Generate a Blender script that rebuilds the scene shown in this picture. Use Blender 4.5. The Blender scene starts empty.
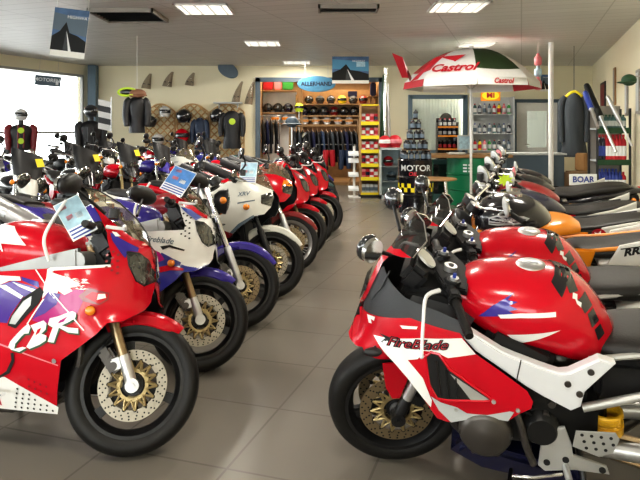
import bpy, bmesh, math, random
from mathutils import Vector, Matrix
random.seed(7)
PI = math.pi
D = bpy.data
SC = bpy.context.scene
COL = SC.collection
RAD = math.radians

# ---------------------------------------------------------------- materials
def pm(name, rgb, rough=.45, metal=0., coat=0., noise=.06, scale=14., bump=0., emit=0., spec=.5):
    m = D.materials.new(name); m.use_nodes = True
    nt = m.node_tree; b = nt.nodes['Principled BSDF']
    b.inputs['Roughness'].default_value = rough
    b.inputs['Metallic'].default_value = metal
    b.inputs['Specular IOR Level'].default_value = spec
    if coat:
        b.inputs['Coat Weight'].default_value = coat; b.inputs['Coat Roughness'].default_value = .03
    tc = nt.nodes.new('ShaderNodeTexCoord')
    nz = nt.nodes.new('ShaderNodeTexNoise'); nz.inputs['Scale'].default_value = scale; nz.inputs['Detail'].default_value = 3
    nt.links.new(tc.outputs['Object'], nz.inputs['Vector'])
    mx = nt.nodes.new('ShaderNodeMix'); mx.data_type = 'RGBA'
    a = [max(0, c * (1 - noise)) for c in rgb]; c2 = [min(1, c * (1 + noise)) for c in rgb]
    mx.inputs['A'].default_value = (*a, 1); mx.inputs['B'].default_value = (*c2, 1)
    nt.links.new(nz.outputs['Fac'], mx.inputs['Factor'])
    nt.links.new(mx.outputs['Result'], b.inputs['Base Color'])
    if bump:
        bp = nt.nodes.new('ShaderNodeBump'); bp.inputs['Strength'].default_value = bump; bp.inputs['Distance'].default_value = .004
        nt.links.new(nz.outputs['Fac'], bp.inputs['Height']); nt.links.new(bp.outputs['Normal'], b.inputs['Normal'])
    if emit:
        b.inputs['Emission Color'].default_value = (*rgb, 1); b.inputs['Emission Strength'].default_value = emit
    return m

def glassm(name, tint, gloss=.12, rough=.03, haze=0., hazecol=(.5,.5,.45)):
    m = D.materials.new(name); m.use_nodes = True
    nt = m.node_tree; nt.nodes.remove(nt.nodes['Principled BSDF']); out = nt.nodes['Material Output']
    tr = nt.nodes.new('ShaderNodeBsdfTransparent'); tr.inputs['Color'].default_value = (*tint, 1)
    gl = nt.nodes.new('ShaderNodeBsdfGlossy'); gl.inputs['Roughness'].default_value = rough
    lw = nt.nodes.new('ShaderNodeLayerWeight'); lw.inputs['Blend'].default_value = .25
    ad = nt.nodes.new('ShaderNodeMath'); ad.operation = 'MULTIPLY_ADD'; ad.inputs[1].default_value = .5; ad.inputs[2].default_value = gloss
    nt.links.new(lw.outputs['Fresnel'], ad.inputs[0])
    mx = nt.nodes.new('ShaderNodeMixShader')
    nt.links.new(ad.outputs[0], mx.inputs[0]); nt.links.new(gl.outputs[0], mx.inputs[2])
    if haze:
        df = nt.nodes.new('ShaderNodeBsdfDiffuse'); df.inputs['Color'].default_value = (*hazecol, 1)
        m2 = nt.nodes.new('ShaderNodeMixShader'); m2.inputs[0].default_value = haze
        nt.links.new(tr.outputs[0], m2.inputs[1]); nt.links.new(df.outputs[0], m2.inputs[2]); nt.links.new(m2.outputs[0], mx.inputs[1])
    else:
        nt.links.new(tr.outputs[0], mx.inputs[1])
    nt.links.new(mx.outputs[0], out.inputs['Surface'])
    return m

M = {}
def _m(k, *a, **kw): M[k] = pm(k, *a, **kw)
_m('red', (.52,.004,.017), .24, coat=.35, spec=.25)
_m('red_dark', (.22,.008,.012), .3, coat=.5)
_m('white', (.80,.80,.77), .3, coat=.4)
_m('white_flat', (.78,.78,.76), .6)
_m('pearl', (.66,.66,.60), .32, coat=.4)
_m('blue', (.03,.035,.26), .28, coat=.6)
_m('violet', (.05,.035,.27), .24, coat=.35, spec=.25)
_m('purple', (.07,.03,.25), .24, coat=.35, spec=.25)
_m('magenta', (.40,.015,.17), .24, coat=.35, spec=.25)
_m('navy', (.008,.009,.035), .25, coat=.6)
_m('black_paint', (.010,.010,.014), .2, coat=.7)
_m('orange', (.80,.27,.01), .3, coat=.5)
_m('yellow', (.85,.70,.02), .5)
_m('lime', (.62,.85,.05), .5)
_m('green', (.01,.20,.09), .4)
_m('green_dark', (.02,.07,.03), .6)
_m('teal', (.05,.12,.12), .5)
_m('plastic', (.009,.009,.010), .45, bump=.15, scale=120)
_m('plastic_gray', (.032,.034,.037), .5, bump=.15, scale=120)
_m('dark', (.006,.006,.006), .7)
_m('rubber', (.011,.0105,.010), .5, bump=.25, scale=60, spec=.35)
_m('seat', (.014,.0125,.011), .5, bump=.4, scale=160)
_m('chrome', (.85,.85,.85), .12, metal=1)
_m('silver', (.55,.55,.55), .35, metal=.85)
_m('alu', (.50,.50,.48), .45, metal=.6, noise=.25, scale=5)
_m('alu_paint', (.76,.77,.79), .35, metal=.1)
_m('engine', (.018,.018,.018), .45, metal=.4)
_m('engine_gray', (.09,.082,.075), .35, metal=.6)
_m('frame_silver', (.30,.30,.29), .4, metal=.6, noise=.3, scale=6)
_m('card_deep', (.10,.26,.60), .4, noise=.5, scale=25)
_m('bronze', (.30,.22,.13), .3, metal=.8)
_m('gold', (.42,.33,.17), .35, metal=.75)
_m('disc', (.36,.33,.27), .42, metal=.6, noise=.2, scale=60)
_m('disc_brown', (.26,.20,.12), .45, metal=.7)
_m('amber', (.80,.25,.02), .25, coat=.5)
_m('tail_red', (.5,.01,.01), .2, coat=.6)
_m('lens', (.055,.055,.05), .08, metal=.4, coat=1., noise=.9, scale=30)
_m('gauge', (.7,.7,.66), .4)
_m('mirror', (.72,.72,.70), .06, metal=1, noise=0)
_m('card_blue', (.38,.56,.82), .4, noise=.6, scale=22)
_m('card_white', (.82,.86,.88), .45)
_m('wood', (.30,.17,.07), .5, noise=.25, scale=8)
_m('wood_light', (.40,.24,.11), .55, noise=.2, scale=8)
_m('cardboard', (.24,.15,.08), .8)
_m('trellis', (.55,.36,.17), .6, noise=.2, scale=8)
_m('cream', (.84,.78,.58), .8, noise=.03, scale=2)
_m('frame_blue', (.12,.18,.23), .5)
_m('frame_gray', (.42,.42,.40), .5)
_m('leather', (.012,.012,.014), .45, bump=.4, scale=25)
_m('leather_blue', (.03,.05,.10), .5, bump=.4, scale=25)
_m('leather_red', (.20,.01,.015), .45, bump=.4, scale=25)
_m('cloth_gray', (.05,.06,.07), .8, bump=.5, scale=25)
_m('cloth_navy', (.015,.018,.06), .8)
_m('skin_tan', (.28,.14,.08), .6)
_m('helmet_white', (.7,.7,.7), .2, coat=.8)
_m('visor', (.02,.022,.025), .08, coat=1)
_m('paper', (.80,.78,.72), .7)
_m('pink', (.75,.25,.28), .5)
_m('redflat', (.48,.012,.025), .5)
_m('blueflat', (.03,.06,.32), .5)
_m('skyblue', (.08,.26,.42), .5)
_m('print_sky', (.06,.13,.26), .4, noise=.6, scale=6)
_m('greenflat', (.04,.30,.05), .5)
_m('slate', (.10,.14,.18), .5)
_m('lightgray', (.52,.54,.54), .45)
_m('cabinet', (.55,.62,.64), .4)
_m('curtain', (.62,.64,.60), .8)
_m('shade', (.30,.28,.25), .6)  # plain grey-brown for vent frames, picture panels and shelving back
M['smoke'] = glassm('smoke', (.20,.20,.19), .10, haze=.12, hazecol=(.12,.12,.11))
M['smoke_clear'] = glassm('smoke_clear', (.62,.58,.46), .10, haze=.30, hazecol=(.34,.30,.20))
M['clear'] = glassm('clear', (.93,.95,.95), .03)
M['tan_film'] = glassm('tan_film', (.55,.50,.45), .10, haze=.35, hazecol=(.22,.16,.13))

# ---------------------------------------------------------------- mesh builder
class MB:
    def __init__(s): s.v = []; s.f = []; s.m = []
    def add(s, vs, fs, mat=0):
        o = len(s.v); s.v += [Vector(p) for p in vs]
        for f in fs: s.f.append([i + o for i in f]); s.m.append(mat)
    def merge(s, o, T=None, matoff=0):
        k = len(s.v); s.v += [(T @ p) if T else p.copy() for p in o.v]
        for f, m in zip(o.f, o.m): s.f.append([i + k for i in f]); s.m.append(m + matoff)
    def box(s, c, d, mat=0, R=None, bev=0.):
        x, y, z = [q / 2 for q in d]
        if bev > 0:
            b = min(bev, x * .9, y * .9, z * .9)
            bm = bmesh.new(); bmesh.ops.create_cube(bm, size=1)
            for v in bm.verts: v.co = Vector((v.co.x * 2 * x, v.co.y * 2 * y, v.co.z * 2 * z))
            bmesh.ops.bevel(bm, geom=bm.edges[:], offset=b, segments=2, affect='EDGES')
            bm.verts.index_update()
            vs = [v.co.copy() for v in bm.verts]; fs = [[v.index for v in f.verts] for f in bm.faces]; bm.free()
        else:
            vs = [Vector((i * x, j * y, k * z)) for i in (-1, 1) for j in (-1, 1) for k in (-1, 1)]
            fs = [(0,1,3,2),(4,6,7,5),(0,4,5,1),(2,3,7,6),(0,2,6,4),(1,5,7,3)]
        if R is not None: vs = [R @ v for v in vs]
        c = Vector(c); s.add([v + c for v in vs], fs, mat); return s
    def cyl(s, p0, p1, r0, r1=None, n=14, mat=0, caps=True):
        if r1 is None: r1 = r0
        p0 = Vector(p0); p1 = Vector(p1); q = (p1 - p0).to_track_quat('Z', 'Y')
        vs = []
        for p, r in ((p0, r0), (p1, r1)):
            vs += [p + q @ Vector((r * math.cos(2*PI*i/n), r * math.sin(2*PI*i/n), 0)) for i in range(n)]
        fs = [(i, (i+1) % n, n + (i+1) % n, n + i) for i in range(n)]
        if caps: fs += [list(range(n))[::-1], list(range(n, 2*n))]
        s.add(vs, fs, mat); return s
    def tube(s, pts, r, n=8, mat=0, smooth=0, caps=True):
        pts = [Vector(p) for p in pts]
        rs = r if isinstance(r, (list, tuple)) else [r] * len(pts)
        if smooth:
            np_, nr = [], []
            for i in range(len(pts) - 1):
                p0 = pts[max(0, i-1)]; p1 = pts[i]; p2 = pts[i+1]; p3 = pts[min(len(pts)-1, i+2)]
                for k in range(smooth):
                    t = k / smooth
                    np_.append(.5*((2*p1)+(p2-p0)*t+(2*p0-5*p1+4*p2-p3)*t*t+(3*p1-p0-3*p2+p3)*t**3))
                    nr.append(rs[i] + (rs[i+1]-rs[i]) * t)
            pts = np_ + [pts[-1]]; rs = nr + [rs[-1]]
        vs = []; q = None
        for i, p in enumerate(pts):
            d = (pts[min(i+1, len(pts)-1)] - pts[max(i-1, 0)])
            if d.length < 1e-9: d = Vector((0,0,1))
            d.normalize()
            if q is None: q = d.to_track_quat('Z', 'Y')
            else: q = (q @ Vector((0,0,1))).rotation_difference(d) @ q
            vs += [p + q @ Vector((rs[i]*math.cos(2*PI*k/n), rs[i]*math.sin(2*PI*k/n), 0)) for k in range(n)]
        fs = []
        for i in range(len(pts)-1):
            fs += [(i*n+k, i*n+(k+1) % n, (i+1)*n+(k+1) % n, (i+1)*n+k) for k in range(n)]
        if caps: fs += [list(range(n))[::-1], list(range((len(pts)-1)*n, len(pts)*n))]
        s.add(vs, fs, mat); return s
    def lathe(s, prof, c=(0,0,0), axis='z', n=32, mat=0, closed=False, a0=0., a1=2*PI):
        c = Vector(c); vs = []; full = abs(a1 - a0 - 2*PI) < 1e-6; nn = n if full else n + 1
        for i in range(nn):
            a = a0 + (a1 - a0) * i / n
            for r, h in prof:
                u, w = r * math.cos(a), r * math.sin(a)
                vs.append(c + Vector({'z': (u, w, h), 'y': (u, h, w), 'x': (h, u, w)}[axis]))
        k = len(prof); fs = []
        for i in range(n):
            j = (i + 1) % nn
            for q in range(k if closed else k - 1):
                fs.append((i*k+q, j*k+q, j*k+(q+1) % k, i*k+(q+1) % k))
        s.add(vs, fs, mat); return s
    def loft(s, rings, mat=0, caps=True):
        n = len(rings[0]); vs = [p for r in rings for p in r]; fs = []
        for i in range(len(rings)-1):
            fs += [(i*n+k, i*n+(k+1) % n, (i+1)*n+(k+1) % n, (i+1)*n+k) for k in range(n)]
        if caps: fs += [list(range(n))[::-1], list(range((len(rings)-1)*n, len(rings)*n))]
        s.add(vs, fs, mat); return s
    def ball(s, c, r, n=16, m=10, mat=0, R=None):
        if not isinstance(r, (tuple, list)): r = (r, r, r)
        rings = []
        for i in range(m + 1):
            th = PI * i / m; rr = max(math.sin(th), .001)
            ring = [Vector((r[0]*rr*math.cos(2*PI*k/n), r[1]*rr*math.sin(2*PI*k/n), -r[2]*math.cos(th))) for k in range(n)]
            if R is not None: ring = [R @ p for p in ring]
            rings.append([p + Vector(c) for p in ring])
        return s.loft(rings, mat)
    def extr(s, poly, y0, y1, mat=0, axes='xz', bev=0.):
        """closed 2D outline extruded along the third axis"""
        def P(a, b, h): return {'xz': Vector((a, h, b)), 'xy': Vector((a, b, h)), 'yz': Vector((h, a, b))}[axes]
        bm = bmesh.new()
        b0 = [bm.verts.new(P(a, b, y0)) for a, b in poly]
        f = bm.faces.new(b0)
        r = bmesh.ops.extrude_face_region(bm, geom=[f])
        d = P(0, 0, y1 - y0)
        for e in r['geom']:
            if isinstance(e, bmesh.types.BMVert): e.co += d
        if bev:
            sharp = [e for e in bm.edges if len(e.link_faces) == 2]
            bmesh.ops.recalc_face_normals(bm, faces=bm.faces[:])
            caps = {v for v in bm.verts}
            es = [e for e in bm.edges if abs((e.verts[1].co - e.verts[0].co).normalized().dot(P(0,0,1))) < .5]
            bmesh.ops.bevel(bm, geom=es, offset=bev, segments=2, affect='EDGES')
        bmesh.ops.triangulate(bm, faces=[f for f in bm.faces if len(f.verts) > 4])
        bmesh.ops.recalc_face_normals(bm, faces=bm.faces[:])
        bm.verts.index_update()
        s.add([v.co.copy() for v in bm.verts], [[v.index for v in f.verts] for f in bm.faces], mat); bm.free(); return s
    def panel(s, poly, yf, side=1, off=0., mat=0, gx=.035, gz=.04, fine=None):
        """outline in the x-z plane, finely cut and laid on the surface y = side*yf(x,z)"""
        bm = bmesh.new()
        if hasattr(poly, 'v'):
            vv = [bm.verts.new((p.x, 0, p.y)) for p in poly.v]
            for f in poly.f:
                try: bm.faces.new([vv[i] for i in f])
                except ValueError: pass
        else:
            bm.faces.new([bm.verts.new((a, 0, b)) for a, b in poly])
        xs = [v.co.x for v in bm.verts]; zs = [v.co.z for v in bm.verts]
        x0, x1, z0, z1 = min(xs), max(xs), min(zs), max(zs)
        cuts = []; x = x0 + 1e-4
        while x < x1:
            cuts.append(((x, 0, 0), (1, 0, 0))); x += fine[1] if fine and x > fine[0] else gx
        z = z0 + 1e-4
        while z < z1: cuts.append(((0, 0, z), (0, 0, 1))); z += gz
        for co, no in cuts:
            bmesh.ops.bisect_plane(bm, geom=bm.verts[:] + bm.edges[:] + bm.faces[:], dist=1e-5, plane_co=co, plane_no=no)
        bmesh.ops.triangulate(bm, faces=[f for f in bm.faces if len(f.verts) > 4])
        e = .004
        for v in bm.verts:
            x, z = v.co.x, v.co.z; y = yf(x, z)
            gxn = (yf(x+e, z) - yf(x-e, z)) / (2*e); gzn = (yf(x, z+e) - yf(x, z-e)) / (2*e)
            nn = Vector((-max(-6, min(6, gxn)), 1, -max(-6, min(6, gzn)))).normalized()
            p = Vector((x, y, z)) + nn * off
            if yf(x, z) < .004 and off > 0: p.x += off
            v.co = Vector((p.x, side * p.y, p.z))
        bm.verts.index_update(); bm.normal_update()
        fs = []
        for f in bm.faces:
            ids = [v.index for v in f.verts]
            if f.normal.y * side < 0: ids.reverse()
            fs.append(ids)
        s.add([v.co.copy() for v in bm.verts], fs, mat); bm.free(); return s
    def text(s, txt, T, size=.1, mat=0, depth=0., bold=0., shear=0., align='CENTER', wide=1.):
        t = text2d(txt, size, bold, shear, align, wide)
        s.add([T @ Vector((p.x, p.y, 0)) for p in t.v], t.f, mat); return s
    def build(s, name, mats, parent=None, T=None, sharp=38, loc=None, rot=None):
        if not isinstance(mats, (list, tuple)): mats = [mats]
        me = D.meshes.new(name)
        vs = [T @ p for p in s.v] if T is not None else s.v
        me.from_pydata([tuple(p) for p in vs], [], s.f)
        for k in mats: me.materials.append(M[k] if isinstance(k, str) else k)
        for p, mi in zip(me.polygons, s.m): p.material_index = mi; p.use_smooth = True
        bm = bmesh.new(); bm.from_mesh(me)
        bmesh.ops.remove_doubles(bm, verts=bm.verts[:], dist=1e-5)
        bm.to_mesh(me); bm.free()
        me.set_sharp_from_angle(angle=RAD(sharp))
        o = D.objects.new(name, me); COL.objects.link(o)
        if parent is not None: o.parent = parent
        if loc is not None: o.location = loc
        if rot is not None: o.rotation_euler = rot
        return o

_tc = {}
def text2d(txt, size, bold=0., shear=0., align='CENTER', wide=1.):
    k = (txt, size, bold, shear, align, wide)
    if k in _tc: return _tc[k]
    cu = D.curves.new('lettering', 'FONT'); cu.body = txt; cu.size = size; cu.align_x = align; cu.align_y = 'CENTER'
    cu.offset = bold; cu.shear = shear; cu.resolution_u = 3
    ob = D.objects.new('lettering', cu); COL.objects.link(ob)
    dg = bpy.context.evaluated_depsgraph_get(); dg.update()
    me = D.meshes.new_from_object(ob.evaluated_get(dg))
    r = MB(); r.add([Vector((v.co.x * wide, v.co.y, 0)) for v in me.vertices], [list(p.vertices) for p in me.polygons])
    D.objects.remove(ob); D.curves.remove(cu); D.meshes.remove(me)
    _tc[k] = r; return r
def moved2d(t, T):
    r = MB(); r.add([T @ p for p in t.v], t.f); return r

def se(x, hw, zc, hz, n=24, p=2.4, flat=0.):
    """super-ellipse ring in the y-z plane at x"""
    out = []
    for i in range(n):
        a = 2*PI*i/n; c, q = math.cos(a), math.sin(a)
        y = hw * math.copysign(abs(c)**(2/p), c); z = hz * math.copysign(abs(q)**(2/p), q)
        if z < 0 and flat: z *= flat
        out.append(Vector((x, y, zc + z)))
    return out
def cat(K, t):
    """smooth interpolation of rows [(t, a, b, ...)]"""
    if K[0][0] > K[-1][0]: K = K[::-1]
    if t <= K[0][0]: return K[0][1:]
    if t >= K[-1][0]: return K[-1][1:]
    for i in range(len(K)-1):
        if t <= K[i+1][0]:
            u = (t - K[i][0]) / (K[i+1][0] - K[i][0])
            r = []
            for j in range(1, len(K[0])):
                a, b = K[i][j], K[i+1][j]
                ma = (b - K[max(i-1,0)][j]) / max(1e-6, K[i+1][0]-K[max(i-1,0)][0]) * (K[i+1][0]-K[i][0])
                mb = (K[min(i+2,len(K)-1)][j] - a) / max(1e-6, K[min(i+2,len(K)-1)][0]-K[i][0]) * (K[i+1][0]-K[i][0])
                r.append((2*u**3-3*u*u+1)*a+(u**3-2*u*u+u)*ma+(-2*u**3+3*u*u)*b+(u**3-u*u)*mb)
            return r
def loftx(K, n=26, steps=18, p=2.4, flat=0.):
    """rows (x, half width, z centre, half height) -> rings"""
    rings = []
    for i in range(steps + 1):
        x = K[0][0] + (K[-1][0] - K[0][0]) * i / steps
        hw, zc, hz = cat(K, x); rings.append(se(x, max(hw, .003), zc, max(hz, .003), n, p, flat))
    return rings

# ---------------------------------------------------------------- things
def tag(o, label=None, cat_=None, group=None, kind=None):
    if label: o['label'] = label
    if cat_: o['category'] = cat_
    if group: o['group'] = group
    if kind: o['kind'] = kind
    return o
def thing(name, label, cat_, loc=(0,0,0), rz=0., group=None, lean=0.):
    o = D.objects.new(name, None); COL.objects.link(o); o.empty_display_size = .1
    o.location = loc; o.rotation_euler = (-RAD(lean), 0, RAD(rz))
    return tag(o, label, cat_, group)
def copy_tree(src, label, loc, rz=0., lean=0., group=None, swap=None, rot=None):
    r = src.copy(); COL.objects.link(r); r.location = loc
    r.rotation_euler = rot if rot is not None else (-RAD(lean), 0, RAD(rz))
    tag(r, label, None, group)
    def rec(a, b):
        for ch in [q for q in a.children]:
            c = ch.copy(); COL.objects.link(c); c.parent = b
            if swap:
                for i, sl in enumerate(c.material_slots):
                    if sl.material and sl.material.name in swap:
                        k = swap[sl.material.name]; sl.link = 'OBJECT'; sl.material = M[k]
            rec(ch, c)
    rec(src, r); return r
def struct(name, mb, mats, label=None, **k):
    o = mb.build(name, mats, **k); o['kind'] = 'structure'
    if label: o['label'] = label
    return o
def interp(x, K):
    if x <= K[0][0]: return K[0][1]
    for (a, b), (c, d) in zip(K, K[1:]):
        if x <= c: return b + (d - b) * (x - a) / (c - a)
    return K[-1][1]
WA = [(.1,.13),(.2,.17),(.3,.21),(.45,.25),(.6,.265),(.75,.265),(.85,.245),(.95,.205),(1.05,.165),(1.15,.125),(1.25,.09)]
XA = [(.1,.5),(.5,.42),(.58,.20),(.64,.08),(.70,.075),(.78,.065),(.88,.045),(.95,-.02),(1.05,-.15),(1.15,-.28),(1.25,-.4)]
WB = [(.1,.15),(.25,.21),(.35,.25),(.5,.27),(.65,.265),(.75,.25),(.85,.215),(1.0,.165),(1.1,.125),(1.2,.09)]
XB = [(.1,.45),(.5,.42),(.57,.28),(.61,.185),(.645,.17),(.68,.135),(.73,.128),(.78,.115),(.85,.09),(.95,.03),(1.05,-.05),(1.15,-.17),(1.22,-.27)]
def shell(W, X, xs0):
    def f(x, z):
        xf = interp(z, X); xs = min(xs0, xf - .28)
        w = interp(z, W)
        if x <= xs: return w
        t = min(1.0, (x - xs) / (xf - xs))
        return w * max(0.0, 1 - t ** 2.2) ** .5
    return f
yA = shell(WA, XA, -.30)
yB = shell(WB, XB, -.28)
GA=dict(
 base=[(-0.87, 0.748), (-0.564, 0.784), (-0.316, 0.809), (-0.058, 0.831), (-0.058, 0.866), (-0.118, 0.971), (-0.195, 1.053), (-0.245, 1.1), (-0.071, 0.978), (0.034, 0.912), (0.068, 0.825), (0.073, 0.711), (0.075, 0.668), (0.07, 0.637), (0.063, 0.624), (0.031, 0.599), (-0.027, 0.591), (-0.063, 0.545), (-0.134, 0.488), (-0.217, 0.427), (-0.239, 0.308), (-0.26, 0.193), (-0.401, 0.188), (-0.554, 0.188), (-0.875, 0.171)],
 screen=[(-0.245, 1.1), (-0.071, 0.978), (0.034, 0.912), (0.008, 0.977), (-0.05, 1.042), (-0.148, 1.116), (-0.262, 1.172), (-0.326, 1.184)],
 bluepurple=[(-0.441, 0.768), (-0.35, 0.751), (-0.342, 0.726), (-0.368, 0.733), (-0.431, 0.752)],
 purple=[(-0.852, 0.638), (-0.867, 0.726), (-0.55, 0.724), (-0.476, 0.749), (-0.367, 0.729), (-0.34, 0.709), (-0.417, 0.683), (-0.467, 0.607), (-0.484, 0.568), (-0.633, 0.571)],
 magenta=[(-0.32, 0.671), (-0.295, 0.711), (-0.237, 0.705), (-0.186, 0.725), (-0.14, 0.726), (-0.139, 0.675), (-0.157, 0.624), (-0.305, 0.574), (-0.36, 0.588)],
 white1=[(-0.318, 0.8), (-0.26, 0.785), (-0.202, 0.771), (-0.163, 0.751), (-0.17, 0.738), (-0.2, 0.733), (-0.185, 0.72), (-0.219, 0.702), (-0.248, 0.718), (-0.263, 0.683), (-0.295, 0.711), (-0.321, 0.68), (-0.319, 0.74), (-0.314, 0.766)],
 white2=[(-0.868, 0.735), (-0.878, 0.77), (-0.538, 0.768), (-0.446, 0.768), (-0.436, 0.751), (-0.492, 0.749), (-0.55, 0.724)],
 white3=[(-0.481, 0.745), (-0.356, 0.717), (-0.364, 0.703), (-0.438, 0.725)],
 white4=[(-0.55, 0.724), (-0.51, 0.73), (-0.417, 0.687), (-0.426, 0.674)],
 edge=[(-0.32, 0.804), (-0.307, 0.813), (-0.058, 0.835), (-0.053, 0.824), (-0.284, 0.801), (-0.309, 0.783)],
 hole=[(-0.416, 0.679), (-0.338, 0.73), (-0.315, 0.71), (-0.334, 0.662), (-0.438, 0.549), (-0.479, 0.559), (-0.466, 0.595)],
 silver=[(-0.409, 0.666), (-0.372, 0.69), (-0.372, 0.651), (-0.439, 0.566), (-0.469, 0.568), (-0.456, 0.6)],
 line1=[(-0.379, 0.801), (-0.372, 0.802), (-0.113, 0.56), (-0.119, 0.559)],
 line2=[(-0.316, 0.68), (-0.309, 0.68), (-0.379, 0.57), (-0.386, 0.569)],
 seam=[(-0.525, 0.483), (-0.228, 0.409), (-0.23, 0.404), (-0.525, 0.476)],
 C=[(-0.374, 0.574), (-0.363, 0.558), (-0.372, 0.532), (-0.392, 0.53), (-0.406, 0.517), (-0.434, 0.485), (-0.438, 0.463), (-0.398, 0.474), (-0.378, 0.472), (-0.412, 0.452), (-0.453, 0.458), (-0.468, 0.47), (-0.46, 0.492), (-0.427, 0.528), (-0.398, 0.556)],
 B=[(-0.364, 0.567), (-0.301, 0.592), (-0.286, 0.58), (-0.289, 0.554), (-0.308, 0.536), (-0.283, 0.529), (-0.286, 0.508), (-0.315, 0.489), (-0.363, 0.468), (-0.379, 0.476), (-0.342, 0.538)],
 Bh=[(-0.328, 0.552), (-0.309, 0.561), (-0.318, 0.54), (-0.337, 0.526)],
 R=[(-0.272, 0.602), (-0.235, 0.612), (-0.176, 0.636), (-0.158, 0.628), (-0.158, 0.608), (-0.187, 0.59), (-0.214, 0.576), (-0.185, 0.569), (-0.14, 0.567), (-0.138, 0.546), (-0.184, 0.548), (-0.227, 0.566), (-0.247, 0.502), (-0.277, 0.504), (-0.256, 0.565), (-0.28, 0.576)],
 Rh=[(-0.224, 0.596), (-0.19, 0.615), (-0.206, 0.593), (-0.233, 0.583)],
 belly=[(-0.846, 0.316), (-0.532, 0.332), (-0.496, 0.335), (-0.246, 0.222), (-0.256, 0.189), (-0.401, 0.188), (-0.554, 0.188), (-0.875, 0.171)],
 lens=[(-0.015, 0.891), (0.021, 0.885), (0.047, 0.853), (0.062, 0.798), (0.068, 0.757), (0.057, 0.742), (0.035, 0.766), (0.005, 0.832)],
 band=[(-0.108, 0.971), (-0.095, 0.967), (-0.044, 0.937), (0.007, 0.907), (0.015, 0.889), (-0.015, 0.893), (-0.013, 0.862), (-0.058, 0.91), (-0.082, 0.936)],
 fleck=[(-0.107, 0.976), (-0.089, 0.972), (-0.065, 0.955), (-0.081, 0.954)],
 scoop=[(-0.158, 0.7), (-0.121, 0.735), (-0.044, 0.715), (-0.045, 0.685), (-0.075, 0.664), (-0.139, 0.679)],
 scoopin=[(-0.133, 0.697), (-0.107, 0.718), (-0.047, 0.711), (-0.049, 0.689), (-0.076, 0.668)],
 wing=[(-0.083, 0.71), (-0.058, 0.711), (-0.053, 0.694), (-0.085, 0.685)],
 sig=(-0.1, 0.642),
 dots=(-0.367, 0.238),
 a=(-0.524, 0.214),
 arc=[(-0.442, 0.446), (-0.44, 0.411), (-0.469, 0.355), (-0.532, 0.323), (-0.584, 0.319), (-0.583, 0.328), (-0.532, 0.332), (-0.484, 0.363), (-0.455, 0.414), (-0.458, 0.444)],
)
GB=dict(
 base=[(0.187, 0.608), (0.173, 0.641), (0.139, 0.734), (-0.099, 0.791), (-0.285, 0.763), (-0.307, 0.733), (-0.342, 0.692), (-0.427, 0.638), (-0.521, 0.57), (-0.542, 0.53), (-0.535, 0.501), (-0.494, 0.473), (-0.456, 0.436), (-0.396, 0.441), (-0.316, 0.424), (-0.238, 0.398), (-0.198, 0.41), (-0.136, 0.51), (-0.087, 0.568), (-0.052, 0.599), (0.001, 0.637), (0.058, 0.631), (0.131, 0.608)],
 dark=[(0.117,0.70),(0.115,0.769),(0.054,0.90),(0.024,0.93),(-0.013,0.894),(-0.073,0.858),(-0.212,0.828),(-0.314,0.792),(-0.292,0.72),(-0.099,0.74)],
 rim=[(0.139, 0.734), (0.047, 0.937), (-0.001, 0.992), (-0.048, 1.011), (-0.101, 0.997), (-0.013, 0.983), (0.026, 0.94), (0.107, 0.77)],
 screen=[(-0.001, 0.992), (-0.052, 1.072), (-0.11, 1.137), (-0.141, 1.114), (-0.158, 1.062), (-0.105, 0.998), (-0.048, 1.011)],
 white=[(0.053, 0.679), (-0.138, 0.727), (-0.292, 0.747), (-0.342, 0.692), (-0.242, 0.668), (-0.198, 0.685), (-0.153, 0.682), (-0.13, 0.647), (-0.091, 0.635), (-0.148, 0.576), (-0.181, 0.491), (-0.176, 0.458), (-0.136, 0.51), (-0.087, 0.568), (-0.052, 0.599), (0.001, 0.637)],
 gray=[(-0.177, 0.508), (-0.214, 0.487), (-0.273, 0.473), (-0.309, 0.451), (-0.378, 0.452), (-0.462, 0.482), (-0.477, 0.48), (-0.456, 0.436), (-0.396, 0.441), (-0.316, 0.424), (-0.25, 0.4), (-0.206, 0.449)],
 vent=[(-0.157, 0.663), (-0.179, 0.682), (-0.209, 0.679), (-0.249, 0.626), (-0.395, 0.528), (-0.388, 0.515), (-0.24, 0.5), (-0.2, 0.503), (-0.171, 0.555)],
 vsil=[(-0.249, 0.61), (-0.388, 0.523), (-0.328, 0.507), (-0.292, 0.555)],
 frame=[(-0.292, 0.747), (-0.321, 0.77), (-0.434, 0.701), (-0.479, 0.684), (-0.564, 0.656), (-0.631, 0.637), (-0.664, 0.644), (-0.761, 0.707), (-0.816, 0.692), (-0.734, 0.591), (-0.718, 0.571), (-0.706, 0.511), (-0.674, 0.491), (-0.582, 0.535), (-0.514, 0.573), (-0.427, 0.634), (-0.342, 0.692)],
 text=[(-0.015, 0.676), (-0.224, 0.71)],
 mark=(-0.099, 0.746),
 wing=(0.065, 0.731),
 sig=(0.049, 0.639),
)
TK=dict(
 flash=[(-0.453, 0.745), (-0.636, 0.785), (-0.492, 0.704)],
 wing=[(-0.371, 0.826), (-0.427, 0.905), (-0.476, 0.936), (-0.448, 0.887), (-0.617, 0.873), (-0.611, 0.865), (-0.427, 0.854)],
)
# ---------------------------------------------------------------- motorcycle parts (x forward, y to the rider's left, z up; origin under the front axle)
RAKE = RAD(24)
def steer(deg, R=.295):
    ax = Vector((-math.sin(RAKE), 0, math.cos(RAKE))); p = Vector((-.035, 0, R))
    return Matrix.Translation(p) @ Matrix.Rotation(RAD(deg), 4, ax) @ Matrix.Translation(-p)

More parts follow.
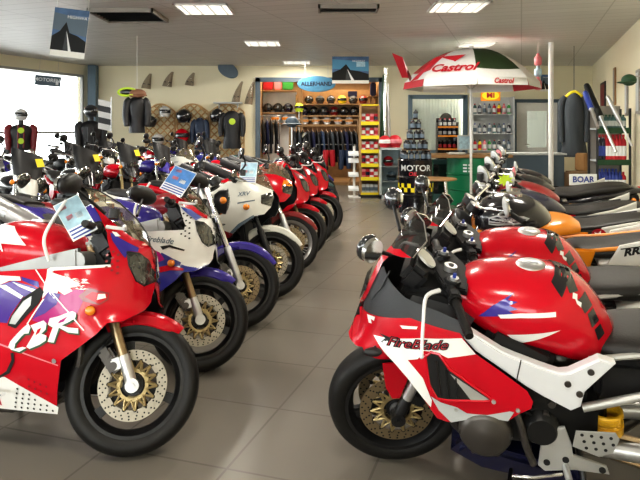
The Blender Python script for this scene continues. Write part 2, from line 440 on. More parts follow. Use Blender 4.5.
def wheel(root, name, c, T, R=.295, w=.12, style='three', rim='plastic', disc=.15, discs=(-1, 1), carrier='gold', dmat='disc', phase=.3, tread=True):
    c = Vector(c); X = T @ Matrix.Translation(c); k = R / .295; h = w / 2
    rm = MB(); rr = .212 * k
    if style == 'spoke':
        rm.lathe([(rr-.018,-.02),(rr+.004,-.042),(rr+.010,-.046),(rr+.004,-.03),(rr-.006,0),(rr+.004,.03),(rr+.010,.046),(rr+.004,.042),(rr-.018,.02)], axis='y', n=48, closed=True)
        for i in range(36):
            a = 2*PI*i/36; s_ = 1 if i % 2 else -1; a2 = a + (.5 if i % 4 < 2 else -.5)
            rm.cyl((.045*math.cos(a2), s_*.04, .045*math.sin(a2)), ((rr-.012)*math.cos(a), 0, (rr-.012)*math.sin(a)), .0028, n=5, caps=False)
        rm.cyl((0,-.055,0),(0,.055,0), .045, n=20)
    else:
        q = h * .78
        rm.lathe([(rr+.012,-q-.004),(rr-.003,-q-.004),(rr-.02,-q*.5),(rr-.026,0),(rr-.02,q*.5),(rr-.003,q+.004),(rr+.012,q+.004),(rr,q*.6),(rr-.008,0),(rr,-q*.6)], axis='y', n=48, closed=True)
        ns = 3 if style == 'three' else 5 if style == 'five' else 6
        for i in range(ns):
            a = phase + 2*PI*i/ns; Rm = Matrix.Rotation(a, 4, 'Y')
            sub = MB(); sub.extr([(.03,-.026),(rr*.55,-.017),(rr-.02,-.024),(rr-.02,.024),(rr*.55,.017),(.03,.026)], -.018, .018, bev=.006)
            rm.merge(sub, Rm)
        rm.cyl((0,-.055,0),(0,.055,0), .045, n=20)
    wo = rm.build(name, rim, root, X)
    t = MB(); p = [(rr+.004,-h*.72),(rr+.02,-h*.93),(R-.035*k,-h),(R-.018*k,-h*.88),(R-.006*k,-h*.58),(R,-h*.22),(R,h*.22),(R-.006*k,h*.58),(R-.018*k,h*.88),(R-.035*k,h),(rr+.02,h*.93),(rr+.004,h*.72)]
    t.lathe(p, axis='y', n=64, closed=True)
    t.build('tyre', 'rubber', wo, X)
    for s_ in discs:
        d = MB(); y = s_*.058; ro, ri = disc, disc*.70
        d.lathe([(ri,y-.0025),(ro,y-.0025),(ro,y+.0025),(ri,y+.0025)], axis='y', n=48, closed=True, mat=0)
        yo = y + s_*.0032
        for ring, n_ in ((.77,18),(.86,24),(.94,30)):
            for i in range(n_):
                a = 2*PI*(i + ring*7)/n_; cx, cz = ro*ring*math.cos(a), ro*ring*math.sin(a)
                d.cyl((cx, y-.003, cz), (cx, y+.003*1.1, cz), .0042, n=6, mat=2)
        for i in range(14):
            a = 2*PI*i/14; a2 = a + PI/14
            for b0, b1 in ((a, a2), (a, a - PI/14)):
                d.tube([(ro*.40*math.cos(b1), yo, ro*.40*math.sin(b1)), (ri*1.02*math.cos(b0), yo, ri*1.02*math.sin(b0))], .0055, n=6, mat=1)
            d.cyl((ri*math.cos(a), y-.005, ri*math.sin(a)), (ri*math.cos(a), y+.006, ri*math.sin(a)), .009, n=8, mat=2)
        d.lathe([(ro*.36,yo-.004),(ro*.46,yo-.004),(ro*.46,yo+.004),(ro*.36,yo+.004)], axis='y', n=32, closed=True, mat=1)
        d.cyl((0, y-.01, 0), (0, y+s_*.012, 0), .030, n=16, mat=3)
        d.build('brake_disc', [dmat, carrier, 'dark', 'silver'], wo, X)
    return wo

def fender(root, T, mat, c=(0,0,.295), r=.308, a0=50, a1=125, w=.068, drop=.045, name='front_mudguard', tongue=None, n=18, taper=.55):
    f = MB(); rings = []; c = Vector(c)
    for i in range(n+1):
        u = i/n; a = RAD(a0+(a1-a0)*u)
        k = 1 - (1-taper)*max(0, 1-u*3.2)**2
        pr = [(-w*k, -drop*k),(-w*.97*k,-.008),(-w*.72*k,.010),(-w*.3*k,.017),(0,.019),(w*.3*k,.017),(w*.72*k,.010),(w*.97*k,-.008),(w*k,-drop*k)]
        inn = [(y*.93, d_-.006) for y, d_ in pr][::-1]
        rings.append([c + Vector(((r+d_)*math.cos(a), y, (r+d_)*math.sin(a))) for y, d_ in pr+inn])
    f.loft(rings)
    for s_ in (-1, 1):
        if tongue: f.extr(tongue, s_*(w+.022), s_*(w+.030), bev=.002)
        f.cyl(c+Vector((r*math.cos(RAD(105)), s_*w*.9, r*math.sin(RAD(105))-.03)), c+Vector((-.03, s_*.1, .27)), .008, n=6)
    return f.build(name, mat, root, T)

def fork(root, T, zt=.93, R=.295, tube='bronze', slider='silver', rl=.026, rt=.020, sl=.17, cal='engine_gray', y0=.098, both=True, calz=.1, stripe=None):
    d = Vector((-math.sin(RAKE), 0, math.cos(RAKE)))
    for s_ in (-1, 1):
        p = Vector((0, s_*y0, R)); L = (zt-R)/d.z
        f = MB(); f.tube([p + d*sl*.8, p + d*L], rt, n=14)
        fo = f.build('fork_leg', tube, root, T)
        g = MB(); g.tube([p + d*-.01, p+d*.03, p + d*(sl-.02), p+d*sl], [rl*.9, rl, rl, rl*.86], n=14)
        g.cyl(p + Vector((0,-.026,0)), p + Vector((0,.026,0)), .03, n=16); g.cyl(p + Vector((0,-s_*.01,0)), p + Vector((0,s_*.034,0)), .013, n=6)
        g.box(p + d*calz + Vector((-.03,0,0)), (.06,.03,.05), R=Matrix.Rotation(-RAKE, 3, 'Y'), bev=.006)
        g.build('fork_slider', slider, fo, T)
        if cal:
            k = MB(); q = p + d*(calz+.01) + Vector((-.066, -s_*.03, .0)); Rm = Matrix.Rotation(-RAKE-.25, 3, 'Y')
            k.box(q, (.055,.075,.12), R=Rm, bev=.012)
            for u in (-.03, .03): k.cyl(q + Rm @ Vector((0,s_*.03,u)), q + Rm @ Vector((0,s_*.046,u)), .018, n=14)
            k.build('brake_caliper', cal, fo, T)
            h = MB(); h.tube([q + Rm @ Vector((0,0,.06)), q + Vector((.0,s_*.01,.16)), p + d*.42 + Vector((-.04,0,0)), p + d*.55], .006, n=6, smooth=5)
            h.build('brake_hose', 'plastic', fo, T)

def bars(root, T, p0=(-.25,.13,.90), p1=(-.33,.34,.86), lever=True, bar='plastic', lev='silver', rad=.0165, lever_pts=None, sides=(1,-1), res=True, centre=None):
    for s_ in sides:
        F = Vector((1, s_, 1)); a = Vector(p0)*1; b = Vector(p1)*1
        a = Vector((a.x, a.y*s_, a.z)); b = Vector((b.x, b.y*s_, b.z)); d = (b-a)
        h = MB()
        if centre: h.tube([Vector((centre[0], 0, centre[1])), Vector((centre[0]+.01, s_*.08, centre[1]+.015)), a], .011, n=10, smooth=5)
        else: h.tube([a - d*.25, a + d*.2], .012, n=10)
        h.tube([a + d*.0, a + d*.15], .02, n=10)
        ho = h.build('handlebar', bar if not centre else 'chrome', root, T)
        g = MB(); n_ = 14; pts = []; rs = []
        for i in range(n_*2+1):
            pts.append(a + d*(.3+.7*i/(2*n_))); rs.append(rad + (.0012 if i % 2 else 0))
        g.tube(pts, rs, n=12); g.tube([a+d*.27, a+d*.31], rad*1.5, n=12); g.tube([b-d*.0, b+d*.06], rad*.95, n=12)
        g.build('grip', 'rubber', ho, T)
        sw = MB(); sw.box(a + d*.2, (.045,.05,.05), bev=.008); sw.build('switch_box', 'plastic', ho, T)
        if lever:
            l = MB()
            if lever_pts: q = [Vector((x, y*s_, z)) for x, y, z in lever_pts]
            else: q = [a + d*.15 + Vector((.03,0,.0)), a + d*.3 + Vector((.075,0,-.005)), a + d*.7 + Vector((.072,0,-.01)), a + d*1.0 + Vector((.062,0,-.012))]
            l.tube(q, [.009,.0075,.006,.0065], n=8, smooth=5); l.ball(q[-1], .0085, 8, 6)
            l.build('lever', lev, ho, T)
        if res and s_ == -1:
            r = MB(); q = a + d*.1 + Vector((.06,0,.05)); r.cyl(q, q+Vector((0,0,.045)), .024, n=16); r.build('fluid_reservoir', 'plastic_gray', ho, T)

def mirror(root, T, base, head, size=(.02,.085,.05), arm='plastic', shell='plastic', rot=(0,0,0), sides=(1,-1), chromeface=True, bend=(0,0,0)):
    from mathutils import Euler
    for s_ in sides:
        b = Vector((base[0], base[1]*s_, base[2])); h = Vector((head[0], head[1]*s_, head[2]))
        m = MB(); m.tube([b, (b+h)/2 + Vector((bend[0], bend[1]*s_, bend[2])), h], .008, n=8, smooth=4)
        mo = m.build('mirror_arm', arm, root, T)
        Rm = Euler((rot[0]*s_, rot[1], rot[2]*s_)).to_matrix()
        k = MB(); k.ball(h, size, 20, 12, R=Rm); k.build('mirror_shell', shell, mo, T)
        if chromeface:
            g = MB(); c = h + Rm @ Vector((-size[0]*.55,0,0))
            ring = [c + Rm @ Vector((-size[0]*.5, size[1]*.86*math.cos(2*PI*i/24), size[2]*.86*math.sin(2*PI*i/24))) for i in range(24)]
            ring0 = [c + Rm @ Vector((0, size[1]*.92*math.cos(2*PI*i/24), size[2]*.92*math.sin(2*PI*i/24))) for i in range(24)]
            g.loft([ring0, ring]); g.build('mirror_glass', 'mirror', mo, T)

def engine(root, y=.2, mat='engine', cover='engine_gray', fins=True, cz=.40, cx=-.42, wide=1.):
    I = Matrix()
    e = MB()
    e.box((-.55,0,.40), (.46,.34*wide,.24), bev=.04)
    e.box((-.46,0,.60), (.26,.34*wide,.30), R=Matrix.Rotation(RAD(-25),3,'Y'), bev=.03)
    if fins:
        for i in range(7):
            e.box(Vector((-.43,0,.50)) + Matrix.Rotation(RAD(25),3,'Y') @ Vector((0,0,.035*i)), (.29,.40*wide,.008), R=Matrix.Rotation(RAD(-25),3,'Y'))
    eo = e.build('engine_block', mat, root)
    for s_ in (-1, 1):
        c = MB(); c.lathe([(0,.052),(.035,.052),(.045,.046),(.07,.044),(.088,.034),(.098,.014),(.10,0)], c=(0,0,0), axis='y', n=32)
        for i in range(6):
            a = 2*PI*i/6; c.cyl((.088*math.cos(a),0,.088*math.sin(a)),(.088*math.cos(a),.03,.088*math.sin(a)), .009, n=8)
        T = Matrix.Translation((cx, s_*y*.98, cz)) @ Matrix.Diagonal((1, s_, 1, 1))
        c.build('crankcase_cover', cover, eo, T)
        c = MB(); c.lathe([(0,.04),(.05,.04),(.064,.02),(.068,0)], axis='y', n=28); c.build('sprocket_cover', mat, eo, Matrix.Translation((cx-.20, s_*y*.9, cz+.03)) @ Matrix.Diagonal((1, s_, 1, 1)))
    return eo

def exhaust(root, side=-1, mat='silver', up=.0, can=.42, r=.055, hdr='engine_gray', yc=.20, ab=None):
    x = MB()
    for k in (-.12,-.04,.04,.12):
        x.tube([(-.34,k,.60),(-.22,k,.52),(-.22,k*.9,.36),(-.32,k*.6,.22),(-.55,side*.06+k*.2,.17)], .019, n=8, smooth=4)
    x.tube([(-.55,side*.06,.17),(-.85,side*.10,.18),(-.98,side*.15,.30) if ab else (-1.02,side*(yc-.02),.26),(-.98,side*.151,.31) if ab else (-1.12,side*yc,.34+up*.4)], .028, n=10, smooth=5)
    if ab: x.tube([(-.98,side*.15,.30), (ab[0][0]+.12,side*yc,ab[0][1]-.10), (ab[0][0],side*yc,ab[0][1])], .028, n=10, smooth=4)
    a = Vector((-1.10,side*yc,.34+up*.4)); b = Vector((-1.10-can,side*(yc+.02),.44+up))
    if ab: a = Vector((ab[0][0],side*yc,ab[0][1])); b = Vector((ab[1][0],side*(yc+.02),ab[1][1]))
    d = (b-a); xo = x.build('exhaust_pipe', hdr, root)
    c = MB(); c.tube([a, a+d*.06, a+d*.1, a+d*.93, b, b+d*.02], [.03,r*.85,r,r,r*.86,.03], n=20)
    c.tube([a+d*.5,a+d*.55],[r*1.04,r*1.04], n=20)
    c.build('silencer', mat, root)

def rear(root, x=-1.40, R=.305, w=.18, style='three', rim='plastic', swing='silver', gmat='plastic', rw=True, zs=.40):
    I = Matrix()
    if rw: wheel(root, 'rear_wheel', (x,0,R), I, R=R, w=w, style=style, rim=rim, disc=.11, discs=(1,), phase=.1)
    s = MB()
    for k in (-1, 1):
        s.tube([(-.78,k*.12,zs),(-1.0,k*.135,zs),(x,k*.14,R)], [.036,.036,.028], n=10, smooth=3)
        s.cyl((x,k*.115,R),(x,k*.165,R), .03, n=14)
    s.cyl((-.80,-.12,zs),(-.80,.12,zs), .035, n=12)
    s.build('swingarm', swing, root)
    c = MB(); n_ = 60
    c.tube([(-.80,.10,zs+.05),(-1.1,.105,zs),(x,.105,R+.10)], .012, n=6); c.tube([(-.80,.10,zs-.04),(-1.1,.105,zs-.11),(x,.105,R-.10)], .012, n=6)
    c.lathe([(.09,.098),(.105,.10),(.105,.11),(.09,.112)], c=(x,0,R), axis='y', n=36, closed=True)
    c.build('drive_chain', 'bronze', root)

def stand(root):
    s = MB(); s.tube([(-.72,.14,.27),(-.74,.24,.10),(-.75,.275,.008)], .012, n=8, smooth=3); s.box((-.77,.28,.055), (.07,.04,.008), R=Matrix.Rotation(RAD(11),3,'X'))
    s.v = [Vector((p.x, p.y, max(p.z, p.y*.19+.001))) for p in s.v]
    s.build('side_stand', 'plastic', root)

def pegs(root, sides=(1,-1), mat='alu', heel=True, x=-.66, z=.33):
    for s_ in sides:
        b = MB()
        y = .235*s_
        b.extr([(x+.07,z+.13),(x-.005,z+.15),(x-.03,z+.08),(x-.035,z+.04),(x-.15,z+.01),(x-.16,z-.02),(x-.04,z-.02),(x+.06,z-.04),(x+.085,z-.02)], y-.008, y+.008, bev=.003)
        for u, v in ((.045,.10),(.055,.0),(-.01,.02),(-.135,-.003)):
            b.cyl((x+u,y-.012,z+v),(x+u,y+.012,z+v), .012, n=12, mat=1)
        if heel:
            b.extr([(x-.03,z+.09),(x-.04,z+.155),(x-.17,z+.165),(x-.185,z+.14),(x-.165,z+.085),(x-.12,z+.06)], y+s_*.02, y+s_*.026, bev=.002)
            for i in range(4):
                for j in range(3):
                    hx, hz = x-.06-.032*i-.008*j, z+.142-.025*j
                    if j == 2 and i == 3: continue
                    b.cyl((hx,y+s_*.017,hz),(hx,y+s_*.0268,hz), .0062, n=8, mat=1)
        bo = b.build('footrest_bracket', [mat, 'dark'], root)
        p = MB(); p.tube([(x-.01,y,z-.01),(x-.015,y+s_*.09,z-.005)], .013, n=10); p.build('footrest', 'silver', bo)
        l = MB(); l.tube([(x,y+s_*.01,z-.04),(x+.10,y+s_*.03,z-.055),(x+.19,y+s_*.03,z-.06)], .006, n=8); l.tube([(x+.18,y+s_*.0,z-.06),(x+.19,y+s_*.07,z-.06)], .009, n=8)
        l.build('foot_lever', 'chrome', bo)

def signal(root, p, r=(.022,.016,.019), sides=(1,-1), stalk=.03, mat='amber', T=None, R=None):
    for s_ in sides:
        c = Vector((p[0], p[1]*s_, p[2])); b = MB(); b.tube([c - Vector((0,s_*stalk,0)), c], .009, n=8)
        b.ball(c, (r[0]*.9, r[1]*1.1, r[2]), 12, 8)
        bo = b.build('signal_stalk', 'plastic', root, T)
        l = MB(); l.ball(c + Vector((.006, s_*.008, 0)), r, 14, 10); l.build('signal_lens', mat, bo, T)

def seat(root, K, mat='seat', name='seat', p=3., n=22):
    s = MB(); s.loft(loftx(K, n=n, steps=16, p=p)); return s.build(name, mat, root)

def tankfun(K, p=2.4):
    def f(x, z):
        hw, zc, hz = cat(K, x); u = abs(z-zc)/max(hz,1e-4)
        return hw*max(0., 1-u**p)**(1/p)
    return f
# ---------------------------------------------------------------- faired sport bike (left row)
FA = (-.20, .012)
TKA = [(-.30,.05,.86,.03),(-.34,.12,.86,.09),(-.45,.165,.87,.125),(-.60,.175,.88,.14),(-.72,.16,.87,.13),(-.83,.11,.85,.10),(-.90,.06,.83,.06)]
def outline_ring(cx, cz, r, n=10): return [(cx+r*math.cos(2*PI*i/n), cz+r*math.sin(2*PI*i/n)) for i in range(n)]

def xf2(t, p0, p1, sx=1.):
    """move centred 2D text so it runs from p0 to p1"""
    (x0, z0), (x1, z1) = p0, p1
    a = math.atan2(z1-z0, x1-x0)
    return moved2d(t, Matrix.Translation(((x0+x1)/2, (z0+z1)/2, 0)) @ Matrix.Rotation(a, 4, 'Z'))

def fairing_a(root, S, base, lower=None, art=(), side_art=True, inner='plastic'):
    """both half shells of the fairing; art = [(outline, material, layer)] painted on them"""
    mats = [base, inner]; idx = {base: 0, inner: 1}
    def mi(k):
        if k not in idx: idx[k] = len(mats); mats.append(k)
        return idx[k]
    for s_ in (-1, 1):
        f = MB()
        f.panel(GA['base'], yA, s_, 0, 0, fine=FA)
        f.panel(GA['base'], yA, s_, -.005, 1, fine=FA)
        for poly, k, lay in art:
            if s_ == 1 and hasattr(poly, 'v'): continue
            f.panel(poly, yA, s_, .0016*lay, mi(k), fine=FA)
        f.build('fairing_panel', mats, root)

def sport_a(name, label, loc, rz, lean, group, C):
    root = thing(name, label, 'motorcycle', loc, rz, group, lean)
    S = steer(C.get('steer', 26))
    wheel(root, 'front_wheel', (0,0,.295), S, style=C.get('wheel', 'three'), carrier=C.get('carrier', 'gold'), dmat=C.get('dmat', 'disc'))
    fender(root, S, C['fender'], a0=52, a1=122)
    fork(root, S, zt=.90, tube=C.get('fork', 'bronze'), sl=.14, rt=.023)
    fairing_a(root, S, C['base'], art=C['art'])
    n = MB()
    for s_ in (-1, 1): n.panel(GA['screen'], yA, s_, 0, 0, fine=FA)
    for s_ in (-1, 1):
        g = GA['screen'][2:]
        n.tube([Vector((x, s_*(yA(x,z)+.001), z)) for x, z in g], .0035, n=6, mat=1)
    n.build('windscreen', [C.get('screen', 'smoke_clear'), 'plastic'], root)
    for s_ in (-1, 1):
        h = MB(); h.panel(GA['lens'], yA, s_, .004, 0, fine=FA); h.tube([Vector((x, s_*(yA(x,z)+.004), z)) for x, z in GA['lens']+GA['lens'][:1]], .004, n=6, mat=1)
        h.build('headlight', ['lens', 'plastic'], root)
    # cockpit
    k = MB(); k.box((-.16,0,.93), (.10,.24,.12), R=Matrix.Rotation(RAD(-35),3,'Y'), bev=.02)
    for y, r in ((-.07,.036),(.0,.045),(.075,.038)):
        q = Vector((-.20,y,.98)); dn = Vector((-.75,0,.65)); k.cyl(q, q+dn*.03, r, n=20, mat=0); k.cyl(q+dn*.03, q+dn*.032, r*.86, n=20, mat=1)
    k.build('instrument_panel', ['plastic', 'gauge'], root)
    k = MB(); k.extr([(-.36,.66),(-.10,.62),(-.06,.80),(-.16,.90),(-.34,.86)], -.11, .11, bev=.02)
    k.build('inner_fairing', 'dark', root)
    k = MB(); k.box((-.25,0,.90),(.08,.26,.03), bev=.01); k.cyl((-.255,0,.9),(-.262,0,.935), .022, n=16, mat=1); k.build('triple_clamp', ['alu', 'silver'], root, S)
    bars(root, S, p0=(-.235,.15,.965), p1=(-.27,.34,.95), lever_pts=[(-.20,.19,.97),(-.13,.23,.96),(-.10,.33,.94),(-.10,.40,.94)], lev='white_flat')
    a = MB(); a.tube([(-.275,-.24,1.11),(-.34,-.25,.99),(-.355,-.25,.92),(-.335,-.23,.84)], [.007,.008,.008,.007], n=8, smooth=6); a.build('guard_strap', 'white_flat', root)
    mirror(root, None, (-.13,.15,1.06), (-.20,.33,1.175), size=(.035,.105,.05), rot=(RAD(-8),0,RAD(-12)), sides=C.get('mirrors', (1,-1)))
    # tank, frame, seat, tail
    t = MB(); t.loft(loftx(TKA, n=28, steps=22, p=2.6)); yt = tankfun(TKA, 2.6); ms = [C['tank']]
    for poly, kk, lay in C.get('tank_art', ()):
        if kk not in ms: ms.append(kk)
        for s_ in (-1, 1):
            if s_ == 1 and hasattr(poly, 'v'): continue
            t.panel(poly, yt, s_, .002*lay, ms.index(kk), gx=.02, gz=.02)
    to = t.build('fuel_tank', ms, root)
    c = MB(); c.cyl((-.55,0,1.012),(-.55,0,1.024), .052, n=24); c.cyl((-.55,0,1.022),(-.55,0,1.028), .03, n=16, mat=1); c.build('fuel_cap', ['silver', 'plastic'], to)
    f = MB()
    for s_ in (-1, 1):
        f.extr([(-.22,.90),(-.20,.76),(-.36,.70),(-.60,.62),(-.80,.50),(-.80,.40),(-.90,.40),(-.90,.58),(-.80,.74),(-.60,.80),(-.34,.87)], s_*.165, s_*.205, bev=.008)
    f.cyl((-.22,-.2,.84),(-.22,.2,.84), .045, n=12)
    f.build('frame', C.get('frame', 'alu'), root)
    engine(root, y=.13, wide=.8)
    exhaust(root, -1, mat=C.get('can', 'silver'), r=.062, ab=((-1.0,.80),(-1.44,.99)))
    rear(root)
    s = MB(); s.loft(loftx([(-.80,.07,.81,.03),(-.90,.13,.82,.04),(-1.10,.15,.87,.05),(-1.22,.12,.93,.04),(-1.25,.10,.945,.02)], p=3)); s.build('seat', 'seat', root)
    s = MB(); s.loft(loftx([(-1.22,.11,.965,.02),(-1.35,.12,.995,.028),(-1.52,.09,1.01,.025),(-1.58,.06,1.01,.012)], p=3)); s.build('pillion_seat', 'seat', root)
    tl = MB(); K = [(-.82,.13,.76,.045),(-1.0,.165,.82,.06),(-1.2,.17,.89,.07),(-1.45,.13,.95,.06),(-1.62,.09,.985,.04),(-1.66,.06,.99,.02)]
    tl.loft(loftx(K, p=2.8)); yk = tankfun(K, 2.8); ms = [C['tail']]
    for poly, kk in C.get('tail_art', ()):
        if kk not in ms: ms.append(kk)
        for s_ in (-1, 1): tl.panel(poly, yk, s_, .003, ms.index(kk), gx=.03, gz=.02)
    tl.build('tail_fairing', ms, root)
    l = MB(); l.ball((-1.63,0,.98),(.05,.085,.035), 16, 8); l.build('tail_light', 'tail_red', root)
    fr = MB(); fr.extr([(-1.25,.70),(-1.55,.84),(-1.68,.66),(-1.72,.66),(-1.60,.86),(-1.2,.76)], -.07, .07, bev=.005); fr.build('rear_mudguard', 'plastic', root)
    pegs(root, heel=True); stand(root)
    sx, sz = GA['sig']; signal(root, (sx, yA(sx, sz)+.016, sz), r=(.024,.016,.02))
    return root

def art_cbr():
    a = [(GA['belly'],'white',1),(GA['purple'],'purple',1),(GA['bluepurple'],'violet',1),(GA['magenta'],'magenta',1),
         (GA['white1'],'white',2),(GA['white2'],'white',2),(GA['white3'],'white',2),(GA['white4'],'white',2),(GA['edge'],'white',2),
         (GA['hole'],'dark',3),(GA['silver'],'alu',4),(GA['line1'],'white',3),(GA['line2'],'white',3),(GA['seam'],'pink',2),(GA['arc'],'dark',3),
         (GA['band'],'violet',2),(GA['fleck'],'white',3),(GA['scoop'],'red_dark',2),(GA['scoopin'],'red',3),(GA['wing'],'white',4)]  # dark red scoop outline paints the shadow of the recess
    a.append(([(-.32,.671),(-.295,.711),(-.237,.705),(-.25,.66),(-.30,.62),(-.345,.60),(-.36,.588)],'purple',2))
    rr = random.Random(3)
    for i in range(34):
        x = -.20+.075*rr.random()-.05*rr.random(); z = .725+.05*rr.random(); l_ = .012+.02*rr.random(); a.append(([(x,z),(x+l_,z-.002+.004*rr.random()),(x+l_*.4,z+.005)],'white',3))
    sh = lambda P, dx, dz: [(x+dx, z+dz) for x, z in P]
    for k in 'CBR': a.append((sh(GA[k], .006, -.007), 'green_dark', 3))
    for k in 'CBR': a.append((GA[k], 'white', 4))
    a += [(GA['Bh'],'red',5),(GA['Rh'],'magenta',5)]
    for i in range(5):
        for j in range(7):
            x = -.46 + .031*j + .006*i; z = .205 + .021*i
            if z < .333 - (x+.49)*.46 - .012 and z > .200: a.append((outline_ring(x, z, .0055, 6), 'dark', 3))
    for i in range(4):
        for j in range(4):
            x, z = -.375+.028*j, .335-.03*i-.008*j
            if z > .345 - (x+.49)*.46: a.append((outline_ring(x, z, .005, 6), 'red_dark', 3))
    for i in range(4):
        for j in range(3):
            a.append((outline_ring(-.082+.021*j+.004*i, .90-.026*i-.012*j, .006, 6), 'red_dark', 3))
    a.append((outline_ring(-.247, .425, .011, 8), 'silver', 3))
    a.append((xf2(text2d('HONDA', .05, .0012, .2), (-.72,.222), (-.525,.222)), 'redflat', 3))
    return a
STAR = lambda x, z, r: [(x+r*(1 if i % 2 else .45)*math.cos(PI*i/5), z+r*(1 if i % 2 else .45)*math.sin(PI*i/5)) for i in range(10)]
WINGT = [(-.50,.90),(-.60,.985),(-.72,1.0),(-.80,.96),(-.70,.955),(-.80,.93),(-.68,.93),(-.74,.905),(-.62,.905)]

def art_white():
    low = [(-.87,.60),(-.56,.62),(-.33,.60),(-.22,.615),(-.16,.70),(-.05,.645),(.03,.64),(.068,.637)] + [p for p in GA['base'][13:]]
    a = [(low, 'blue', 1), (GA['edge'],'white_flat',2),
         ([(-.30,.78),(-.22,.72),(-.17,.70),(-.14,.66),(-.20,.63),(-.28,.60),(-.34,.62),(-.33,.70)],'magenta',2),
         ([(-.87,.71),(-.56,.73),(-.42,.70),(-.36,.63),(-.50,.60),(-.87,.60)],'violet',2),
         ([(-.26,.67),(-.20,.645),(-.22,.61),(-.28,.62)],'white',3),
         ([(-.21,.605),(-.11,.63),(-.03,.61),(-.03,.60),(-.10,.60),(-.20,.575)],'red',3),
         (GA['belly'],'white',2),
         ([(-.20,1.01),(-.12,.985),(-.02,.93),(.02,.905),(.0,.93),(-.08,.99),(-.19,1.05)],'red',2),
         ([(-.118,.971),(-.06,.955),(.0,.912),(-.015,.893),(-.06,.925)],'blueflat',3),
         ([(-.17,.735),(-.12,.745),(-.04,.72),(-.045,.712),(-.12,.732),(-.155,.715)],'dark',3)]
    a.append((xf2(text2d('Fireblade', .045, .0005, .25), (-.255,.775), (-.115,.765)), 'slate', 4))
    for i in range(5):
        for j in range(3):
            a.append((outline_ring(-.085+.021*j+.004*i, .93-.03*i-.012*j, .0055, 6), 'dark', 3))
    return a
